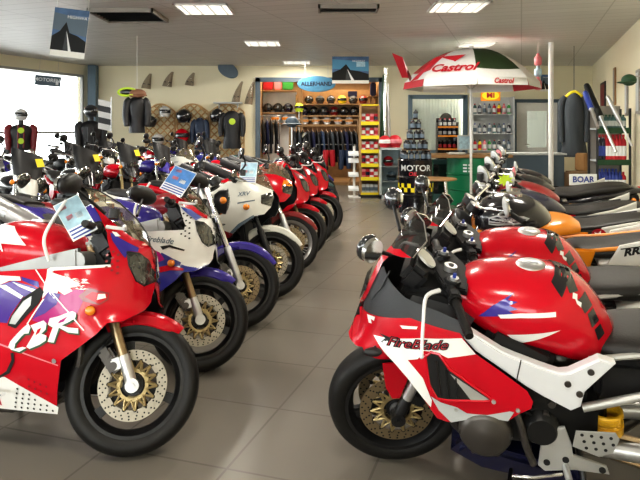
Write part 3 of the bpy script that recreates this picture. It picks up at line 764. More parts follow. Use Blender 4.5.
# ---------------------------------------------------------------- red and white sport bike of the right row
FB = (-.14, .012)
TKB = [(-.232,.04,.83,.02),(-.26,.105,.83,.055),(-.33,.165,.82,.105),(-.44,.20,.80,.145),(-.56,.212,.79,.155),(-.66,.20,.768,.165),(-.74,.17,.735,.15),(-.80,.12,.70,.115),(-.845,.05,.675,.06)]
def blade(name, label, loc, rz, lean, group):
    root = thing(name, label, 'motorcycle', loc, rz, group, lean); S = steer(15)
    wheel(root, 'front_wheel', (0,0,.300), S, R=.288, disc=.156, carrier='gold', dmat='disc_brown', style='three')
    tongue = [(.055,.556),(-.02,.56),(-.055,.50),(-.01,.385),(.02,.385),(.045,.44)]
    fender(root, S, 'red', a0=66, a1=125, tongue=tongue)
    fork(root, S, zt=.88, tube='silver', slider='plastic', sl=.10, rt=.022, cal='plastic')
    GBm = GB; mats = ['red','plastic','white','lightgray','dark','alu','black_paint','navy','redflat']
    for s_ in (1, -1):
        f = MB()
        f.panel(GB['base'], yB, s_, 0, 0, fine=FB); f.panel(GB['base'], yB, s_, -.005, 1, fine=FB)
        f.panel(GB['rim'], yB, s_, .001, 0, fine=FB)
        f.panel(GB['white'], yB, s_, .002, 2, fine=FB); f.panel(GB['gray'], yB, s_, .002, 3, fine=FB)
        f.panel(GB['vent'], yB, s_, .003, 4, fine=FB); f.panel(GB['vsil'], yB, s_, .0045, 5, fine=FB)
        f.tube([Vector((x, s_*(yB(x,z)+.002), z)) for x, z in GB['vent']+GB['vent'][:1]], .006, n=6, mat=0)
        # vanes inside the opening
        for u in (0, 1, 2):
            f.tube([Vector((-.20-.035*u, s_*(yB(-.2,.6)+.004), .655-.03*u)), Vector((-.215-.03*u, s_*(yB(-.2,.55)+.004), .515))], .005, n=6, mat=1)
        for x, z in ((-.405,.515),(-.27,.463),(-.49,.49)):
            f.cyl((x, s_*(yB(x,z)), z), (x, s_*(yB(x,z)+.006), z), .008, n=8, mat=5)
        if s_ == 1:
            t = text2d('FireBlade', .048, .0030, .5, wide=1.3); t2 = text2d('FireBlade', .048, -.0008, .5, wide=1.3)
            def lay(tt):  # seen from the rider's left: reading direction is towards the tail
                return xf2(moved2d(tt, Matrix.Scale(-1, 4, (1,0,0))), (-.224,.713), (-.015,.684))
            f.panel(lay(t), yB, 1, .0035, 6); f.panel(lay(t2), yB, 1, .0043, 8); f.panel([(-.02,.675),(.02,.668),(.0,.69),(.025,.70),(-.02,.70)], yB, 1, .0034, 6)
        f.panel([(.085,.742),(.045,.752),(.05,.735),(.065,.735),(.06,.72),(.075,.715)], yB, s_, .003, 2)
        f.panel([(-.06,.757),(-.13,.767),(-.125,.757),(-.07,.748)], yB, s_, .003, 2)
        f.build('fairing_panel', mats, root)
        c = MB(); c.panel(GB['dark'], yB, s_, -.002, 0, fine=FB); c.panel(GB['dark'], yB, s_, -.006, 1, fine=FB)
        c.tube([Vector((x, s_*(yB(x,z)+.001), z)) for x, z in ((.07,.80),(.02,.87),(-.01,.93))], .004, n=6, mat=0)
        c.build('cowl_infill', ['plastic_gray','dark'], root)
        # black cover between fairing edge and frame
        k = MB(); pts = [(-.05,.785),(-.16,.785),(-.28,.765),(-.31,.77)]; inn = [(-.10,.84,.12),(-.2,.82,.12),(-.30,.80,.13),(-.34,.78,.15)]
        k.add([Vector((x, s_*(yB(x,z)-.004), z)) for x, z in pts] + [Vector((x, s_*y, z)) for x, z, y in inn], [(0,1,5,4),(1,2,6,5),(2,3,7,6)])
        k.build('inner_cover', 'plastic_gray', root)
    n = MB()
    for s_ in (1, -1):
        n.panel(GB['screen'], yB, s_, 0, 0, fine=FB)
        n.tube([Vector((x, s_*(yB(x,z)+.001), z)) for x, z in GB['screen'][2:6]], .003, n=6, mat=1)
    n.build('windscreen', ['smoke', 'chrome'], root)
    for s_ in (1, -1): h = MB(); h.panel([(.105,.80),(.075,.90),(.10,.87),(.135,.76),(.14,.745)], yB, s_, .003, 0, fine=FB); h.build('headlight', 'lens', root)
    k = MB(); k.box((-.10,0,.90), (.09,.22,.10), R=Matrix.Rotation(RAD(-40),3,'Y'), bev=.02)
    q = Vector((-.14,.0,.945)); dn = Vector((-.7,0,.7)); k.cyl(q, q+dn*.01, .048, n=20, mat=1); k.build('instrument_panel', ['plastic','gauge'], root)
    k = MB(); k.extr([(-.30,.62),(-.02,.60),(.02,.72),(-.06,.86),(-.22,.86),(-.30,.80)], -.11, .11, bev=.02); k.build('inner_fairing', 'dark', root)
    k = MB(); k.extr([(-.19,-.11),(-.27,-.16),(-.30,-.06),(-.31,0),(-.30,.06),(-.27,.16),(-.19,.11),(-.175,0)], .885, .912, axes='xy', bev=.006)
    k.cyl((-.235,0,.91),(-.24,0,.932), .026, n=20, mat=1); k.cyl((-.24,0,.93),(-.24,0,.934), .013, n=12, mat=0)
    for s_ in (-1, 1):
        k.cyl((-.225,s_*.105,.88),(-.232,s_*.105,.928), .027, n=16, mat=0); k.cyl((-.232,s_*.105,.925),(-.234,s_*.105,.938), .017, n=12, mat=1)
        k.cyl((-.233,s_*.105,.937),(-.236,s_*.105,.955), .007, n=8, mat=2)
    k.build('triple_clamp', ['plastic','silver','blueflat'], root, S)
    bars(root, S, p0=(-.215,.13,.905), p1=(-.235,.345,.855), lever_pts=[(-.165,.17,.925),(-.11,.21,.925),(-.085,.30,.885),(-.065,.385,.80)], lev='alu_paint')
    mirror(root, None, (-.02,.14,1.01), (.035,.30,1.10), size=(.03,.050,.052), rot=(RAD(10),RAD(-10),RAD(-40)), shell='visor', sides=(1,-1))
    # tank
    t = MB(); t.loft(loftx(TKB, n=32, steps=26, p=2.2)); yt = tankfun(TKB, 2.2); ms = ['red','white','violet','black_paint','white_flat']
    for s_ in (1, -1):
        t.panel(TK['flash'], yt, s_, .002, 1, gx=.02, gz=.02)
        t.panel([(-.35,.80),(-.40,.85),(-.48,.90),(-.455,.875),(-.49,.872),(-.46,.858),(-.49,.85),(-.46,.84),(-.48,.83),(-.43,.818)], yt, s_, .002, 2, gx=.02, gz=.02)
        t.panel([(-.42,.822),(-.50,.838),(-.62,.848),(-.62,.832),(-.50,.822),(-.43,.81)], yt, s_, .0025, 4, gx=.02, gz=.02)
    # diamond tank pad down the back of the tank
    for s_ in (1, -1):
        for q in ([(-.611,.952),(-.642,.975),(-.672,.948),(-.643,.914)],[(-.652,.972),(-.685,.964),(-.705,.919),(-.672,.922)],[(-.70,.899),(-.731,.909),(-.753,.871),(-.722,.858)],[(-.732,.854),(-.756,.863),(-.775,.821),(-.747,.808)],[(-.756,.799),(-.78,.809),(-.796,.77),(-.771,.754)]):
            t.panel([(x, z-.028) for x, z in q], yt, s_, .002, 3, gx=.012, gz=.012)
        t.panel([(-.684,.893),(-.700,.885),(-.697,.872),(-.712,.862),(-.709,.85),(-.695,.863),(-.69,.876),(-.68,.88)], yt, s_, .003, 4, gx=.012, gz=.012)
    to = t.build('fuel_tank', ms, root)
    c = MB(); c.lathe([(0,.012),(.045,.010),(.055,.004),(.058,-.01)], c=(-.545,0,.944), n=28); c.box((-.545,0,.957),(.06,.018,.006), bev=.002); c.build('fuel_cap', 'silver', to)
    # frame and engine
    f = MB()
    for s_ in (1, -1):
        f.extr(GB['frame'], s_*.195, s_*.245, bev=.008)
        for x, z in ((-.735,.655),(-.70,.565),(-.66,.60)): f.cyl((x, s_*.235, z),(x, s_*.250, z), .012, n=12, mat=1)
        f.tube([Vector((-.50,s_*.247,.678)), Vector((-.485,s_*.247,.59))], .002, n=4, mat=1)
    f.build('frame', ['alu_paint','engine_gray'], root)
    engine(root, y=.235, cx=-.375, cz=.365, wide=1.15)
    e = MB(); e.box((-.62,0,.42),(.22,.40,.26), bev=.03); e.box((-.50,.0,.50),(.30,.42,.16), bev=.02)
    for i in range(5): e.cyl((-.53-.02*i,.2,.30+.05*i),(-.53-.02*i,.232,.30+.05*i), .014, n=10, mat=1)
    e.tube([(-.46,.22,.52),(-.50,.245,.42),(-.52,.24,.33),(-.55,.235,.25)], .014, n=8, smooth=4, mat=1)
    e.build('gearbox', ['engine','engine_gray'], root)
    b = MB(); b.extr([(-.24,.20),(-.36,.14),(-.62,.11),(-.74,.12),(-.72,.18),(-.50,.22),(-.30,.26)], -.17, .17, bev=.02); b.build('belly_pan', 'navy', root)
    exhaust(root, -1, up=.22, mat='silver'); rear(root, x=-1.395, gmat='plastic', zs=.275)
    pegs(root, x=-.65, z=.272); stand(root)
    r = MB()
    for s_ in (1, -1): r.tube([(-.72,s_*.19,.475),(-.95,s_*.18,.55),(-1.25,s_*.14,.70)], .017, n=10); r.tube([(-.74,s_*.17,.66),(-1.0,s_*.15,.70),(-1.25,s_*.13,.72)], .012, n=8)
    r.build('subframe', 'alu', root)
    g = MB(); pts = []
    for i in range(70): pts.append((-.815+.056*math.cos(i*.55), .10+.056*math.sin(i*.55), .365+.0008*i))
    g.tube(pts, .008, n=6); g.cyl((-.815,.10,.34),(-.815,.10,.37), .066, n=16); g.build('shock_spring', 'yellow_gold', root)
    m = MB(); m.box((-.86,.0,.56),(.18,.28,.16), bev=.02); m.cyl((-.80,.06,.34),(-.78,.06,.62), .03, n=12); m.build('airbox', 'plastic', root)
    s = MB(); s.loft(loftx([(-.74,.08,.67,.02),(-.80,.14,.675,.04),(-.95,.165,.69,.045),(-1.1,.15,.70,.045),(-1.18,.12,.71,.03)], n=24, p=3)); s.build('seat', 'seat', root)
    s = MB(); s.loft(loftx([(-1.15,.10,.76,.03),(-1.25,.125,.785,.04),(-1.42,.11,.84,.035),(-1.50,.07,.86,.015)], n=24, p=3)); s.build('pillion_seat', 'seat', root)
    K = [(-.88,.10,.55,.02),(-1.0,.165,.60,.05),(-1.2,.165,.69,.06),(-1.4,.13,.77,.06),(-1.56,.085,.82,.04),(-1.60,.05,.83,.02)]
    tl = MB(); tl.loft(loftx(K, p=2.8)); yk = tankfun(K, 2.8)
    for s_ in (1, -1): tl.panel([(-1.02,.585),(-1.2,.68),(-1.42,.76),(-1.40,.73),(-1.2,.65)], yk, s_, .003, 1, gx=.03, gz=.02)
    tl.build('tail_fairing', ['white','red'], root)
    l = MB(); l.ball((-1.57,0,.815),(.05,.08,.035), 16, 8); l.build('tail_light', 'tail_red', root)
    sx, sz = GB['sig']; signal(root, (sx-.005, yB(sx, sz)+.028, sz), r=(.036,.016,.016), mat='plastic')
    return root
_m('yellow_gold', (.75,.42,.02), .35, metal=.2, coat=.4)
# ---------------------------------------------------------------- unfaired and half-faired motorcycles
TKN = [(-.30,.06,.86,.03),(-.34,.12,.86,.07),(-.46,.165,.87,.105),(-.60,.17,.865,.11),(-.74,.13,.845,.09),(-.84,.08,.82,.06),(-.88,.04,.81,.03)]
TKBIG = [(-.24,.08,.87,.06),(-.28,.15,.875,.11),(-.38,.20,.89,.14),(-.52,.205,.89,.145),(-.64,.17,.87,.12),(-.71,.12,.85,.08),(-.74,.06,.83,.04)]
HALF = [(.0,.93),(.03,.86),(.02,.77),(-.02,.71),(-.10,.69),(-.18,.62),(-.30,.50),(-.40,.52),(-.44,.60),(-.40,.68),(-.34,.74),(-.33,.84),(-.46,.92),(-.36,.985),(-.14,.985)]
HSCR = [(.0,.93),(-.14,.985),(-.36,.985),(-.34,1.05),(-.25,1.12),(-.16,1.13),(-.06,1.04)]
def naked(name, label, loc, rz, lean, group, C, cat_='motorcycle'):
    root = thing(name, label, cat_, loc, rz, group, lean); S = steer(C.get('steer', 26)); I = Matrix()
    g = C.get
    wheel(root, 'front_wheel', (0,0,.3), S, R=.3, w=g('fw', .115), style=g('wheel', 'three'), rim=g('rim', 'plastic'), disc=.145, dmat=g('dmat', 'disc_brown'), carrier=g('carrier', 'gold'))
    fender(root, S, g('fender', 'plastic'), c=(0,0,.3), r=.313, a0=g('fa0', 40), a1=g('fa1', 150), w=.066)
    zt = g('zt', 1.0); fork(root, S, zt=zt, tube=g('fork', 'chrome'), slider=g('slider', 'silver'), sl=.30, rl=.029, rt=.021, cal=g('cal', 'engine_gray'))
    fx = -.035 - math.tan(RAKE)*(zt-.3)
    k = MB(); k.box((fx+.05,0,zt-.02),(.07,.25,.035), bev=.012); k.box((fx+.13,0,zt-.24),(.07,.25,.035), bev=.012); k.cyl((fx+.0,0,zt-.02),(fx+.11,0,zt-.24), .026, n=12); k.build('triple_clamp', g('clamp', 'silver'), root, S)
    if g('half'):
        mats = [C['half'], 'plastic']
        for s_ in (1, -1):
            f = MB(); f.panel(HALF, yA, s_, 0, 0, fine=FA); f.panel(HALF, yA, s_, -.005, 1, fine=FA)
            for poly, kk in g('half_art', ()):
                if kk not in mats: mats.append(kk)
                if s_ == 1 and hasattr(poly, 'v'): continue
                f.panel(poly, yA, s_, .002, mats.index(kk), fine=FA)
            f.build('fairing_panel', mats, root)
        n = MB()
        for s_ in (1, -1): n.panel(HSCR, yA, s_, 0, 0, fine=FA)
        n.build('windscreen', g('screen', 'smoke_clear'), root)
        for s_ in (1, -1): h = MB(); h.panel([(.0,.90),(.03,.86),(.022,.78),(-.05,.80),(-.06,.87)], yA, s_, .003, 0, fine=FA); h.build('headlight', 'lens', root)
        k = MB(); k.box((-.16,0,.90),(.08,.24,.08), R=Matrix.Rotation(RAD(-30),3,'Y'), bev=.02); k.build('instrument_panel', 'plastic', root)
    else:
        ys = (-.10, .10) if g('twin') else (0,); rr = .078 if g('twin') else .095
        for y in ys:
            h = MB(); q = Matrix.Translation((fx+.20, y, zt-.10))
            h.lathe([(0,-.09),(rr*.5,-.085),(rr*.85,-.05),(rr,-.01),(rr*1.04,.0),(rr*1.04,.015),(rr*.94,.018)], axis='x', n=24, mat=0)
            h.lathe([(rr*.94,.018),(rr*.7,.03),(0,.042)], axis='x', n=24, mat=1)
            h.build('headlight', [g('lamp', 'chrome'), 'lens'], root, S @ q)
        for y in (-.065, .065):
            k = MB(); q = Vector((fx+.09, y, zt+.05)); dn = Vector((-.55,0,.8)).normalized()
            k.cyl(q - dn*.05, q, .045, n=18, mat=0); k.cyl(q, q+dn*.006, .047, n=18, mat=2); k.cyl(q+dn*.0061, q+dn*.0075, .039, n=18, mat=1)
            k.build('gauge', [g('gauge_shell', 'plastic'), 'gauge', 'chrome'], root, S)
        if g('cowl'):
            c = MB(); rings = []
            for i in range(9):
                u = i/8; w_ = .19*math.sin(PI*(.12+.38*u))**.8; x = fx+.30-.20*u; z = zt-.22+.42*u
                ring = []
                for j in range(13):
                    a = -PI/2 + PI*j/12; ring.append(Vector((x-.13*(1-math.cos(a)), w_*math.sin(a), z)))
                rings.append(ring + [p - Vector((.006,0,0)) for p in ring[::-1]])
            c.loft(rings[:4], 0); c.loft(rings[3:], 1); c.build('screen_cowl', [C['cowl'], g('cowl_screen', 'smoke')], root, S)
    bars(root, S, p0=(fx-.06,.22,zt+g('rise', .07)), p1=(fx-.13,.37,zt+g('rise', .07)-.015), centre=(fx+.05, zt+.02), lev='silver')
    mirror(root, S, (fx-.05,.24,zt+.09), (fx-.04,g('my', .34),zt+g('mz', .24)), size=g('msize', (.018,.062,.048)), arm=g('marm', 'chrome'), shell=g('mshell', 'chrome'), rot=(0,RAD(8),RAD(-10)), bend=(.05,-.01,.0))
    K = g('tk', TKN); t = MB(); t.loft(loftx(K, n=26, steps=20, p=2.5)); yt = tankfun(K, 2.5); ms = [C['tank']]
    for poly, kk in g('tank_art', ()):
        if kk not in ms: ms.append(kk)
        for s_ in ((1,) if hasattr(poly, 'v') else (1, -1)): t.panel(poly, yt, s_, .003, ms.index(kk), gx=.02, gz=.02)
    to = t.build('fuel_tank', ms, root)
    c = MB(); c.cyl((-.50,0,K[3][2]+K[3][3]-.012),(-.50,0,K[3][2]+K[3][3]+.012), .045, n=20); c.build('fuel_cap', 'chrome', to)
    if g('cover') == 'orange':
        o = MB(); o.loft(loftx([(-.22,.08,.79,.04),(-.30,.19,.79,.06),(-.55,.215,.80,.07),(-.72,.19,.84,.06),(-.84,.13,.845,.05),(-.90,.07,.83,.03)], n=24, steps=16, p=2.5)); o.build('tank_cover', 'orange', root)
    f = MB(); fm = g('frame', 'plastic')
    for s_ in (-1, 1):
        f.tube([(fx+.06,s_*.03,zt-.10),(-.34,s_*.09,.76),(-.62,s_*.14,.72),(-.82,s_*.15,.66),(-.86,s_*.14,.42),(-.80,s_*.13,.30)], .018, n=8, smooth=4)
        f.tube([(fx+.12,s_*.03,zt-.24),(-.22,s_*.12,.60),(-.24,s_*.15,.30),(-.40,s_*.15,.20),(-.72,s_*.15,.22),(-.84,s_*.14,.36)], .016, n=8, smooth=4)
        f.tube([(-.80,s_*.14,.70),(-1.1,s_*.13,.74),(-1.42,s_*.10,.80)], .013, n=8)
    f.build('frame', fm, root)
    engine(root, y=.20, mat=g('eng', 'engine'), cover='engine_gray')
    r = MB(); r.box((-.22,0,.60),(.045,.34,.30), R=Matrix.Rotation(RAD(-12),3,'Y'), bev=.01); r.build('radiator', 'plastic', root)
    for s_ in (1, -1):
        p = MB(); p.extr([(-.74,.74),(-.98,.74),(-.94,.60),(-.80,.54),(-.72,.62)], s_*.145, s_*.175, bev=.012); p.build('side_panel', g('side', C['tank']), root)
    exhaust(root, -1, up=g('up', .06), mat=g('can', 'silver'), can=.48, r=.052)
    rear(root, x=-1.43, R=.305, w=.15, style=g('wheel', 'three'), rim=g('rim', 'plastic'), swing='plastic')
    for s_ in (1, -1):
        d = MB(); pts = [(-1.27+.045*math.cos(i*.6)-.0009*i*2, s_*.165+.04*math.sin(i*.6), .42+.0048*i) for i in range(64)]
        d.tube(pts, .006, n=5); d.cyl((-1.36,s_*.165,.34),(-1.30-.09,s_*.165,.74), .016, n=10); d.build('shock_absorber', 'chrome', root)
    dz = g('seat_dz', 0.)
    if g('tailpanel'):
        po, pk, pa = C['tailpanel']
        for s_ in (1, -1):
            p = MB(); p.extr(po, s_*.13, s_*.16, 0, bev=.006); ms2 = [pk]
            for q, kk in pa:
                if kk not in ms2: ms2.append(kk)
                if s_ == -1 and hasattr(q, 'v'): continue
                p.panel(q, lambda x, z: .160, s_, .002 if hasattr(q,'v') or kk != 'white' else .004, ms2.index(kk), gx=.3, gz=.3)
            p.build('tail_panel', ms2, root)
    s = MB(); s.loft(loftx([(-.80,.08,.79,.02),(-.88,.13,.795,.035),(-1.05,.15,.80,.04),(-1.20,.135,.825,.05),(-1.42,.125,.86,.05),(-1.56,.10,.875,.035),(-1.60,.06,.88,.015)], p=3)); s.v = [Vector((q.x,q.y,q.z+dz)) for q in s.v]; s.build('seat', 'seat', root)
    tl = MB(); KT = [(-1.0,.14,.735,.02),(-1.15,.16,.75,.045),(-1.4,.14,.79,.05),(-1.6,.10,.835,.045),(-1.70,.07,.85,.025)]
    tl.loft(loftx(KT, p=2.8)); yk = tankfun(KT, 2.8); ms = [g('tail', C['tank'])]
    for poly, kk in g('tail_art', ()):
        if kk not in ms: ms.append(kk)
        for s_ in ((1,) if hasattr(poly, 'v') else (1, -1)): tl.panel(poly, yk, s_, .003, ms.index(kk), gx=.03, gz=.02)
    tl.v = [Vector((q.x,q.y,q.z+dz)) for q in tl.v]
    tl.build('tail_fairing', ms, root)
    if g('grab'):
        gr = MB()
        for s_ in (1, -1): gr.tube([(-1.30,s_*.15,.80),(-1.40,s_*.165,.87),(-1.55,s_*.15,.90),(-1.66,s_*.05,.905),(-1.67,0,.905)], .011, n=8, smooth=4)
        gr.build('grab_rail', C['grab'], root)
    l = MB(); l.ball((-1.70,0,.845+dz),(.045,.07,.035), 14, 8); l.build('tail_light', 'tail_red', root)
    rf = MB(); rf.extr([(-1.25,.66),(-1.50,.74),(-1.72,.56),(-1.76,.57),(-1.68,.80),(-1.2,.74)], -.075, .075, bev=.006); rf.build('rear_mudguard', g('rfender', 'plastic'), root)
    pegs(root, heel=False); stand(root)
    if g('half'): signal(root, (-.16, .262, .765), r=(.03,.018,.026), stalk=.02)
    else: signal(root, (fx+.17, .19, zt-.14), r=(.026,.024,.026), stalk=.09, T=S)
    signal(root, (-1.62, .17, .78), r=(.024,.022,.024), stalk=.08)
    return root
# ---------------------------------------------------------------- the bikes
LG = 'motorcycles parked in the left row'; RG = 'motorcycles parked in the right row'; BG = 'motorcycles parked behind the left row'
ART = art_cbr()
CBR = dict(base='red', fender='red', tank='red', tail='red', art=ART, frame='frame_silver',
           tank_art=[(WINGT,'white',1),(xf2(text2d('HONDA',.05,.0012,.0),(-.80,.875),(-.62,.885)),'white',2)],
           tail_art=[([(-1.0,.82),(-1.2,.91),(-1.45,.97),(-1.4,.93),(-1.2,.86)],'white')])
L1 = sport_a('sport_motorcycle', 'red, purple and white sport motorcycle with CBR lettering, first of the left row', (-.863,2.77,0), -12, 10, LG, CBR)
WHT = dict(base='white', fender='violet', tank='violet', tail='violet', mirrors=(1,), art=art_white(), frame='frame_silver', carrier='gold',
           tank_art=[([(-.45,.95),(-.60,1.0),(-.74,.98),(-.70,.95),(-.58,.965)],'white',1)], tail_art=[([(-1.05,.84),(-1.3,.93),(-1.5,.97),(-1.45,.93),(-1.25,.88)],'white')])
L2 = sport_a('sport_motorcycle', 'white and blue sport motorcycle with violet mudguard, second of the left row', (-.745,3.72,0), -12, 10, LG, WHT)
L3 = naked('motorcycle', 'unfaired motorcycle with long chrome forks and violet front mudguard', (-.61,4.53,0), -12, 10, LG,
           dict(tank='red_dark', fender='violet', fork='chrome', slider='silver', zt=1.03, rise=.03, lamp='plastic', side='red_dark', tail='red_dark', fa0=35, mshell='plastic', marm='plastic', msize=(.02,.07,.045)))
L4 = naked('motorcycle', 'white half-faired motorcycle with white front mudguard and orange indicator', (-.445,5.34,0), -12, 10, LG,
           dict(tank='pearl', fender='pearl', half='pearl', fork='plastic', slider='plastic', zt=.92, rise=.03, dmat='disc', side='pearl', tail='pearl', fa0=32, fa1=150,
                half_art=[([(-.10,.70),(-.22,.62),(-.30,.535),(-.285,.52),(-.20,.60),(-.09,.685)],'slate'),([(-.24,.80),(-.10,.83),(-.10,.82),(-.24,.787)],'slate'),(outline_ring(-.40,.80,.0001,3),'slate'),
                          ([(-.30,.50),(-.40,.52),(-.42,.56),(-.34,.56),(-.25,.54)],'red_dark')][:2] + [([(-.30,.50),(-.40,.52),(-.42,.57),(-.34,.56),(-.26,.535)],'red_dark'),
                          (xf2(text2d('XRV',.05,.001,.2),(-.27,.865),(-.13,.885)),'slate')], mshell='plastic', marm='plastic'))
L5 = naked('motorcycle', 'dark red half-faired motorcycle with silver wire-spoked front wheel', (-.32,6.30,0), -12, 10, LG,
           dict(tank='red', fender='red_dark', half='red', fork='chrome', zt=.92, rise=.03, wheel='spoke', rim='silver', side='red', tail='red', fa0=30, half_art=[([(-.06,.93),(-.06,.83),(.0,.80),(.03,.86),(.0,.92)],'amber')], mshell='plastic', marm='plastic'))
REDART = [(GA['band'],'red_dark',1),(GA['scoop'],'red_dark',2),(GA['hole'],'dark',3),([(-.87,.40),(-.40,.36),(-.26,.25),(-.26,.19),(-.87,.18)],'red_dark',1)]  # dark scoop patch again paints the recess in shadow
RED = dict(base='red', fender='red', tank='red', tail='red', art=REDART, tail_art=[], screen='smoke', can='plastic_gray')
L6 = sport_a('sport_motorcycle', 'nearest of three plain red sport motorcycles in the left row', (-.22,7.05,0), -12, 10, LG, RED)
L7 = copy_tree(L6, 'middle one of three plain red sport motorcycles in the left row', (-.12,7.80,0), -12, 10)
L8 = copy_tree(L6, 'farthest of three plain red sport motorcycles in the left row', (.02,8.55,0), -12, 10)
L9 = copy_tree(L6, 'dark blue sport motorcycle just beyond the three plain red ones', (.0,9.4,0), -12, 10, swap=dict(red='navy', red_dark='blue'))
L10 = copy_tree(L6, 'dark teal sport motorcycle beyond the dark blue one in the left row', (.02,10.3,0), -12, 10, swap=dict(red='teal', red_dark='navy'))

R1 = blade('sport_motorcycle', 'red and white sport motorcycle with FireBlade lettering, nearest in the right row', (.34,2.73,0), 165, 11, RG)
R2 = copy_tree(R1, 'second red and white sport motorcycle, half hidden behind the FireBlade one', (.60,3.52,0), 165, 11)
R3 = naked('motorcycle', 'black-tanked motorcycle with orange panels beneath and white tail', (.86,4.42,0), 165, 10, RG,
           dict(tank='black_paint', tk=TKBIG, fender='orange', side='orange', tail='white', frame='orange', zt=.94, lamp='plastic_gray', cover='orange', mshell='lightgray', marm='plastic', msize=(.02,.085,.062), steer=15, mz=.13, my=.30, grab='plastic',  # light grey mirror shells: window reflection put into their colour
                tank_art=[([(-.33,.93),(-.38,.95),(-.54,.95),(-.58,.935),(-.54,.905),(-.38,.885),(-.33,.885)],'lightgray'),([(-.335,.922),(-.38,.94),(-.53,.94),(-.56,.93),(-.53,.915),(-.38,.895),(-.335,.893)],'navy'),
                          (xf2(moved2d(text2d('HONDA',.03,.0008,.1),Matrix.Scale(-1,4,(1,0,0))),(-.52,.928),(-.38,.917)),'white')],
                seat_dz=-.10, tailpanel=([(-1.01,.574),(-1.118,.766),(-1.24,.80),(-1.60,.90),(-1.66,.90),(-1.60,.80),(-1.235,.655)], 'white', [(xf2(moved2d(text2d('RRR',.062,.003,.35,wide=1.2),Matrix.Scale(-1,4,(1,0,0))),(-1.29,.760),(-1.11,.716)),'plastic'),([(-1.12,.752),(-1.36,.80),(-1.36,.795),(-1.12,.745)],'plastic')])))
R4 = naked('motorcycle', 'dark motorcycle with a red emblem on its white tail, fourth of the right row', (1.13,5.28,0), 165, 10, RG,
           dict(tank='navy', fender='black_paint', tail='white', side='red', zt=.96, lamp='plastic', clamp='plastic', mshell='lightgray', marm='plastic', msize=(.02,.085,.06), steer=15, mz=.14, my=.30,  # pale mirror shells colour in the reflected window
                seat_dz=-.10, tailpanel=([(-1.07,.60),(-1.127,.741),(-1.389,.80),(-1.62,.87),(-1.62,.80),(-1.394,.658)], 'white', [(outline_ring(-1.105,.685,.055,14),'red'),(STAR(-1.105,.685,.042),'white')])))
R5 = naked('motorcycle', 'black motorcycle with white and dark striped tail, fifth of the right row', (1.40,6.1,0), 165, 10, RG,
           dict(tank='red_dark', fender='black_paint', tail='plastic_gray', side='black_paint', zt=.98, lamp='plastic', clamp='plastic', mshell='lightgray', marm='plastic', msize=(.02,.085,.06), steer=15, mz=.14, my=.30, seat_dz=-.10, tailpanel=([(-1.02,.64),(-1.10,.72),(-1.32,.78),(-1.5,.86),(-1.5,.80),(-1.3,.70)], 'pearl', [([(-1.06,.66),(-1.10,.71),(-1.2,.72),(-1.18,.67)],'redflat')])))  # shell grey imitates the window mirrored in the glass
R6 = naked('motorcycle', 'farthest black motorcycle of the right row, below the parasol', (1.70,7.0,0), 165, 10, RG,
           dict(tank='black_paint', fender='black_paint', tail='black_paint', zt=.98, lamp='plastic', clamp='plastic', mshell='pink', marm='plastic', steer=15, mz=.14, my=.30))
R7 = copy_tree(R5, 'chrome-mirrored black motorcycle near the counter', (2.0,7.9,0), 165, 10, swap=dict(red_dark='black_paint', plastic_gray='white'))

# rows behind
TW = dict(tank='black_paint', fender='black_paint', twin=True, cowl='pearl', cowl_screen='plastic', tail='black_paint', zt=1.03, lamp='chrome', mshell='plastic', marm='plastic')
B1 = naked('motorcycle', 'black motorcycle with twin round headlights in a pale surround, by the left window', (-3.0,6.1,0), -52, 8, BG, TW)
B2 = naked('motorcycle', 'black twin-headlight motorcycle with a red seat strip, near the middle of the back row', (-2.8,7.2,0), -52, 8, BG,
           dict(TW, cowl='black_paint', side='red', tail='red'))
B3 = naked('motorcycle', 'black off-road motorcycle with red tank shrouds in the back row', (-2.62,8.3,0), -50, 8, BG,
           dict(tank='red', fender='white', twin=False, cowl='black_paint', cowl_screen='plastic', tail='red', zt=1.05, wheel='spoke', rim='silver', fork='gold', lamp='plastic', mshell='plastic', marm='plastic'))
def cp(src, lab, x, d, rz, **sw): return copy_tree(src, lab, (x,d,0), rz, 8, BG, swap=sw)
cp(B2, 'violet and black motorcycle behind the white sport one', -2.43, 9.4, -50, black_paint='violet')
cp(B3, 'red and white motorcycle standing below the hanging black jacket', -3.9, 11.2, -50, black_paint='white')
cp(L4, 'white half-faired motorcycle in the back row below the trellis', -2.25, 10.5, -48)
cp(B1, 'dark blue twin-headlight motorcycle under the trellis of helmets', -2.05, 11.6, -48, black_paint='blue', pearl='blue')
cp(L5, 'red half-faired motorcycle in the back row before the trellis', -3.72, 12.3, -50)
cp(B3, 'white and violet motorcycle under the far trellis panel', -2.2, 13.0, -45, red='violet', black_paint='white')
cp(L2, 'white and violet sport motorcycle beneath the left window', -4.27, 9.0, -50)
cp(B2, 'grey and red motorcycle between the two mannequins', -4.1, 10.1, -50, black_paint='plastic_gray')
cp(L6, 'red sport motorcycle beside the striped banner', -3.5, 13.4, -50)
cp(B1, 'black motorcycle parked beyond the dark teal one, before the alcove', .0, 11.2, -12, pearl='black_paint')
cp(L3, 'unfaired motorcycle with violet mudguard near the alcove entrance', .0, 12.15, -12)
cp(L4, 'pale half-faired motorcycle in the far corner below the window', -5.75, 10.9, -50)
cp(B2, 'violet motorcycle with pale tail under the first trellis panel', -3.25, 14.5, -50, black_paint='violet', red='pearl')
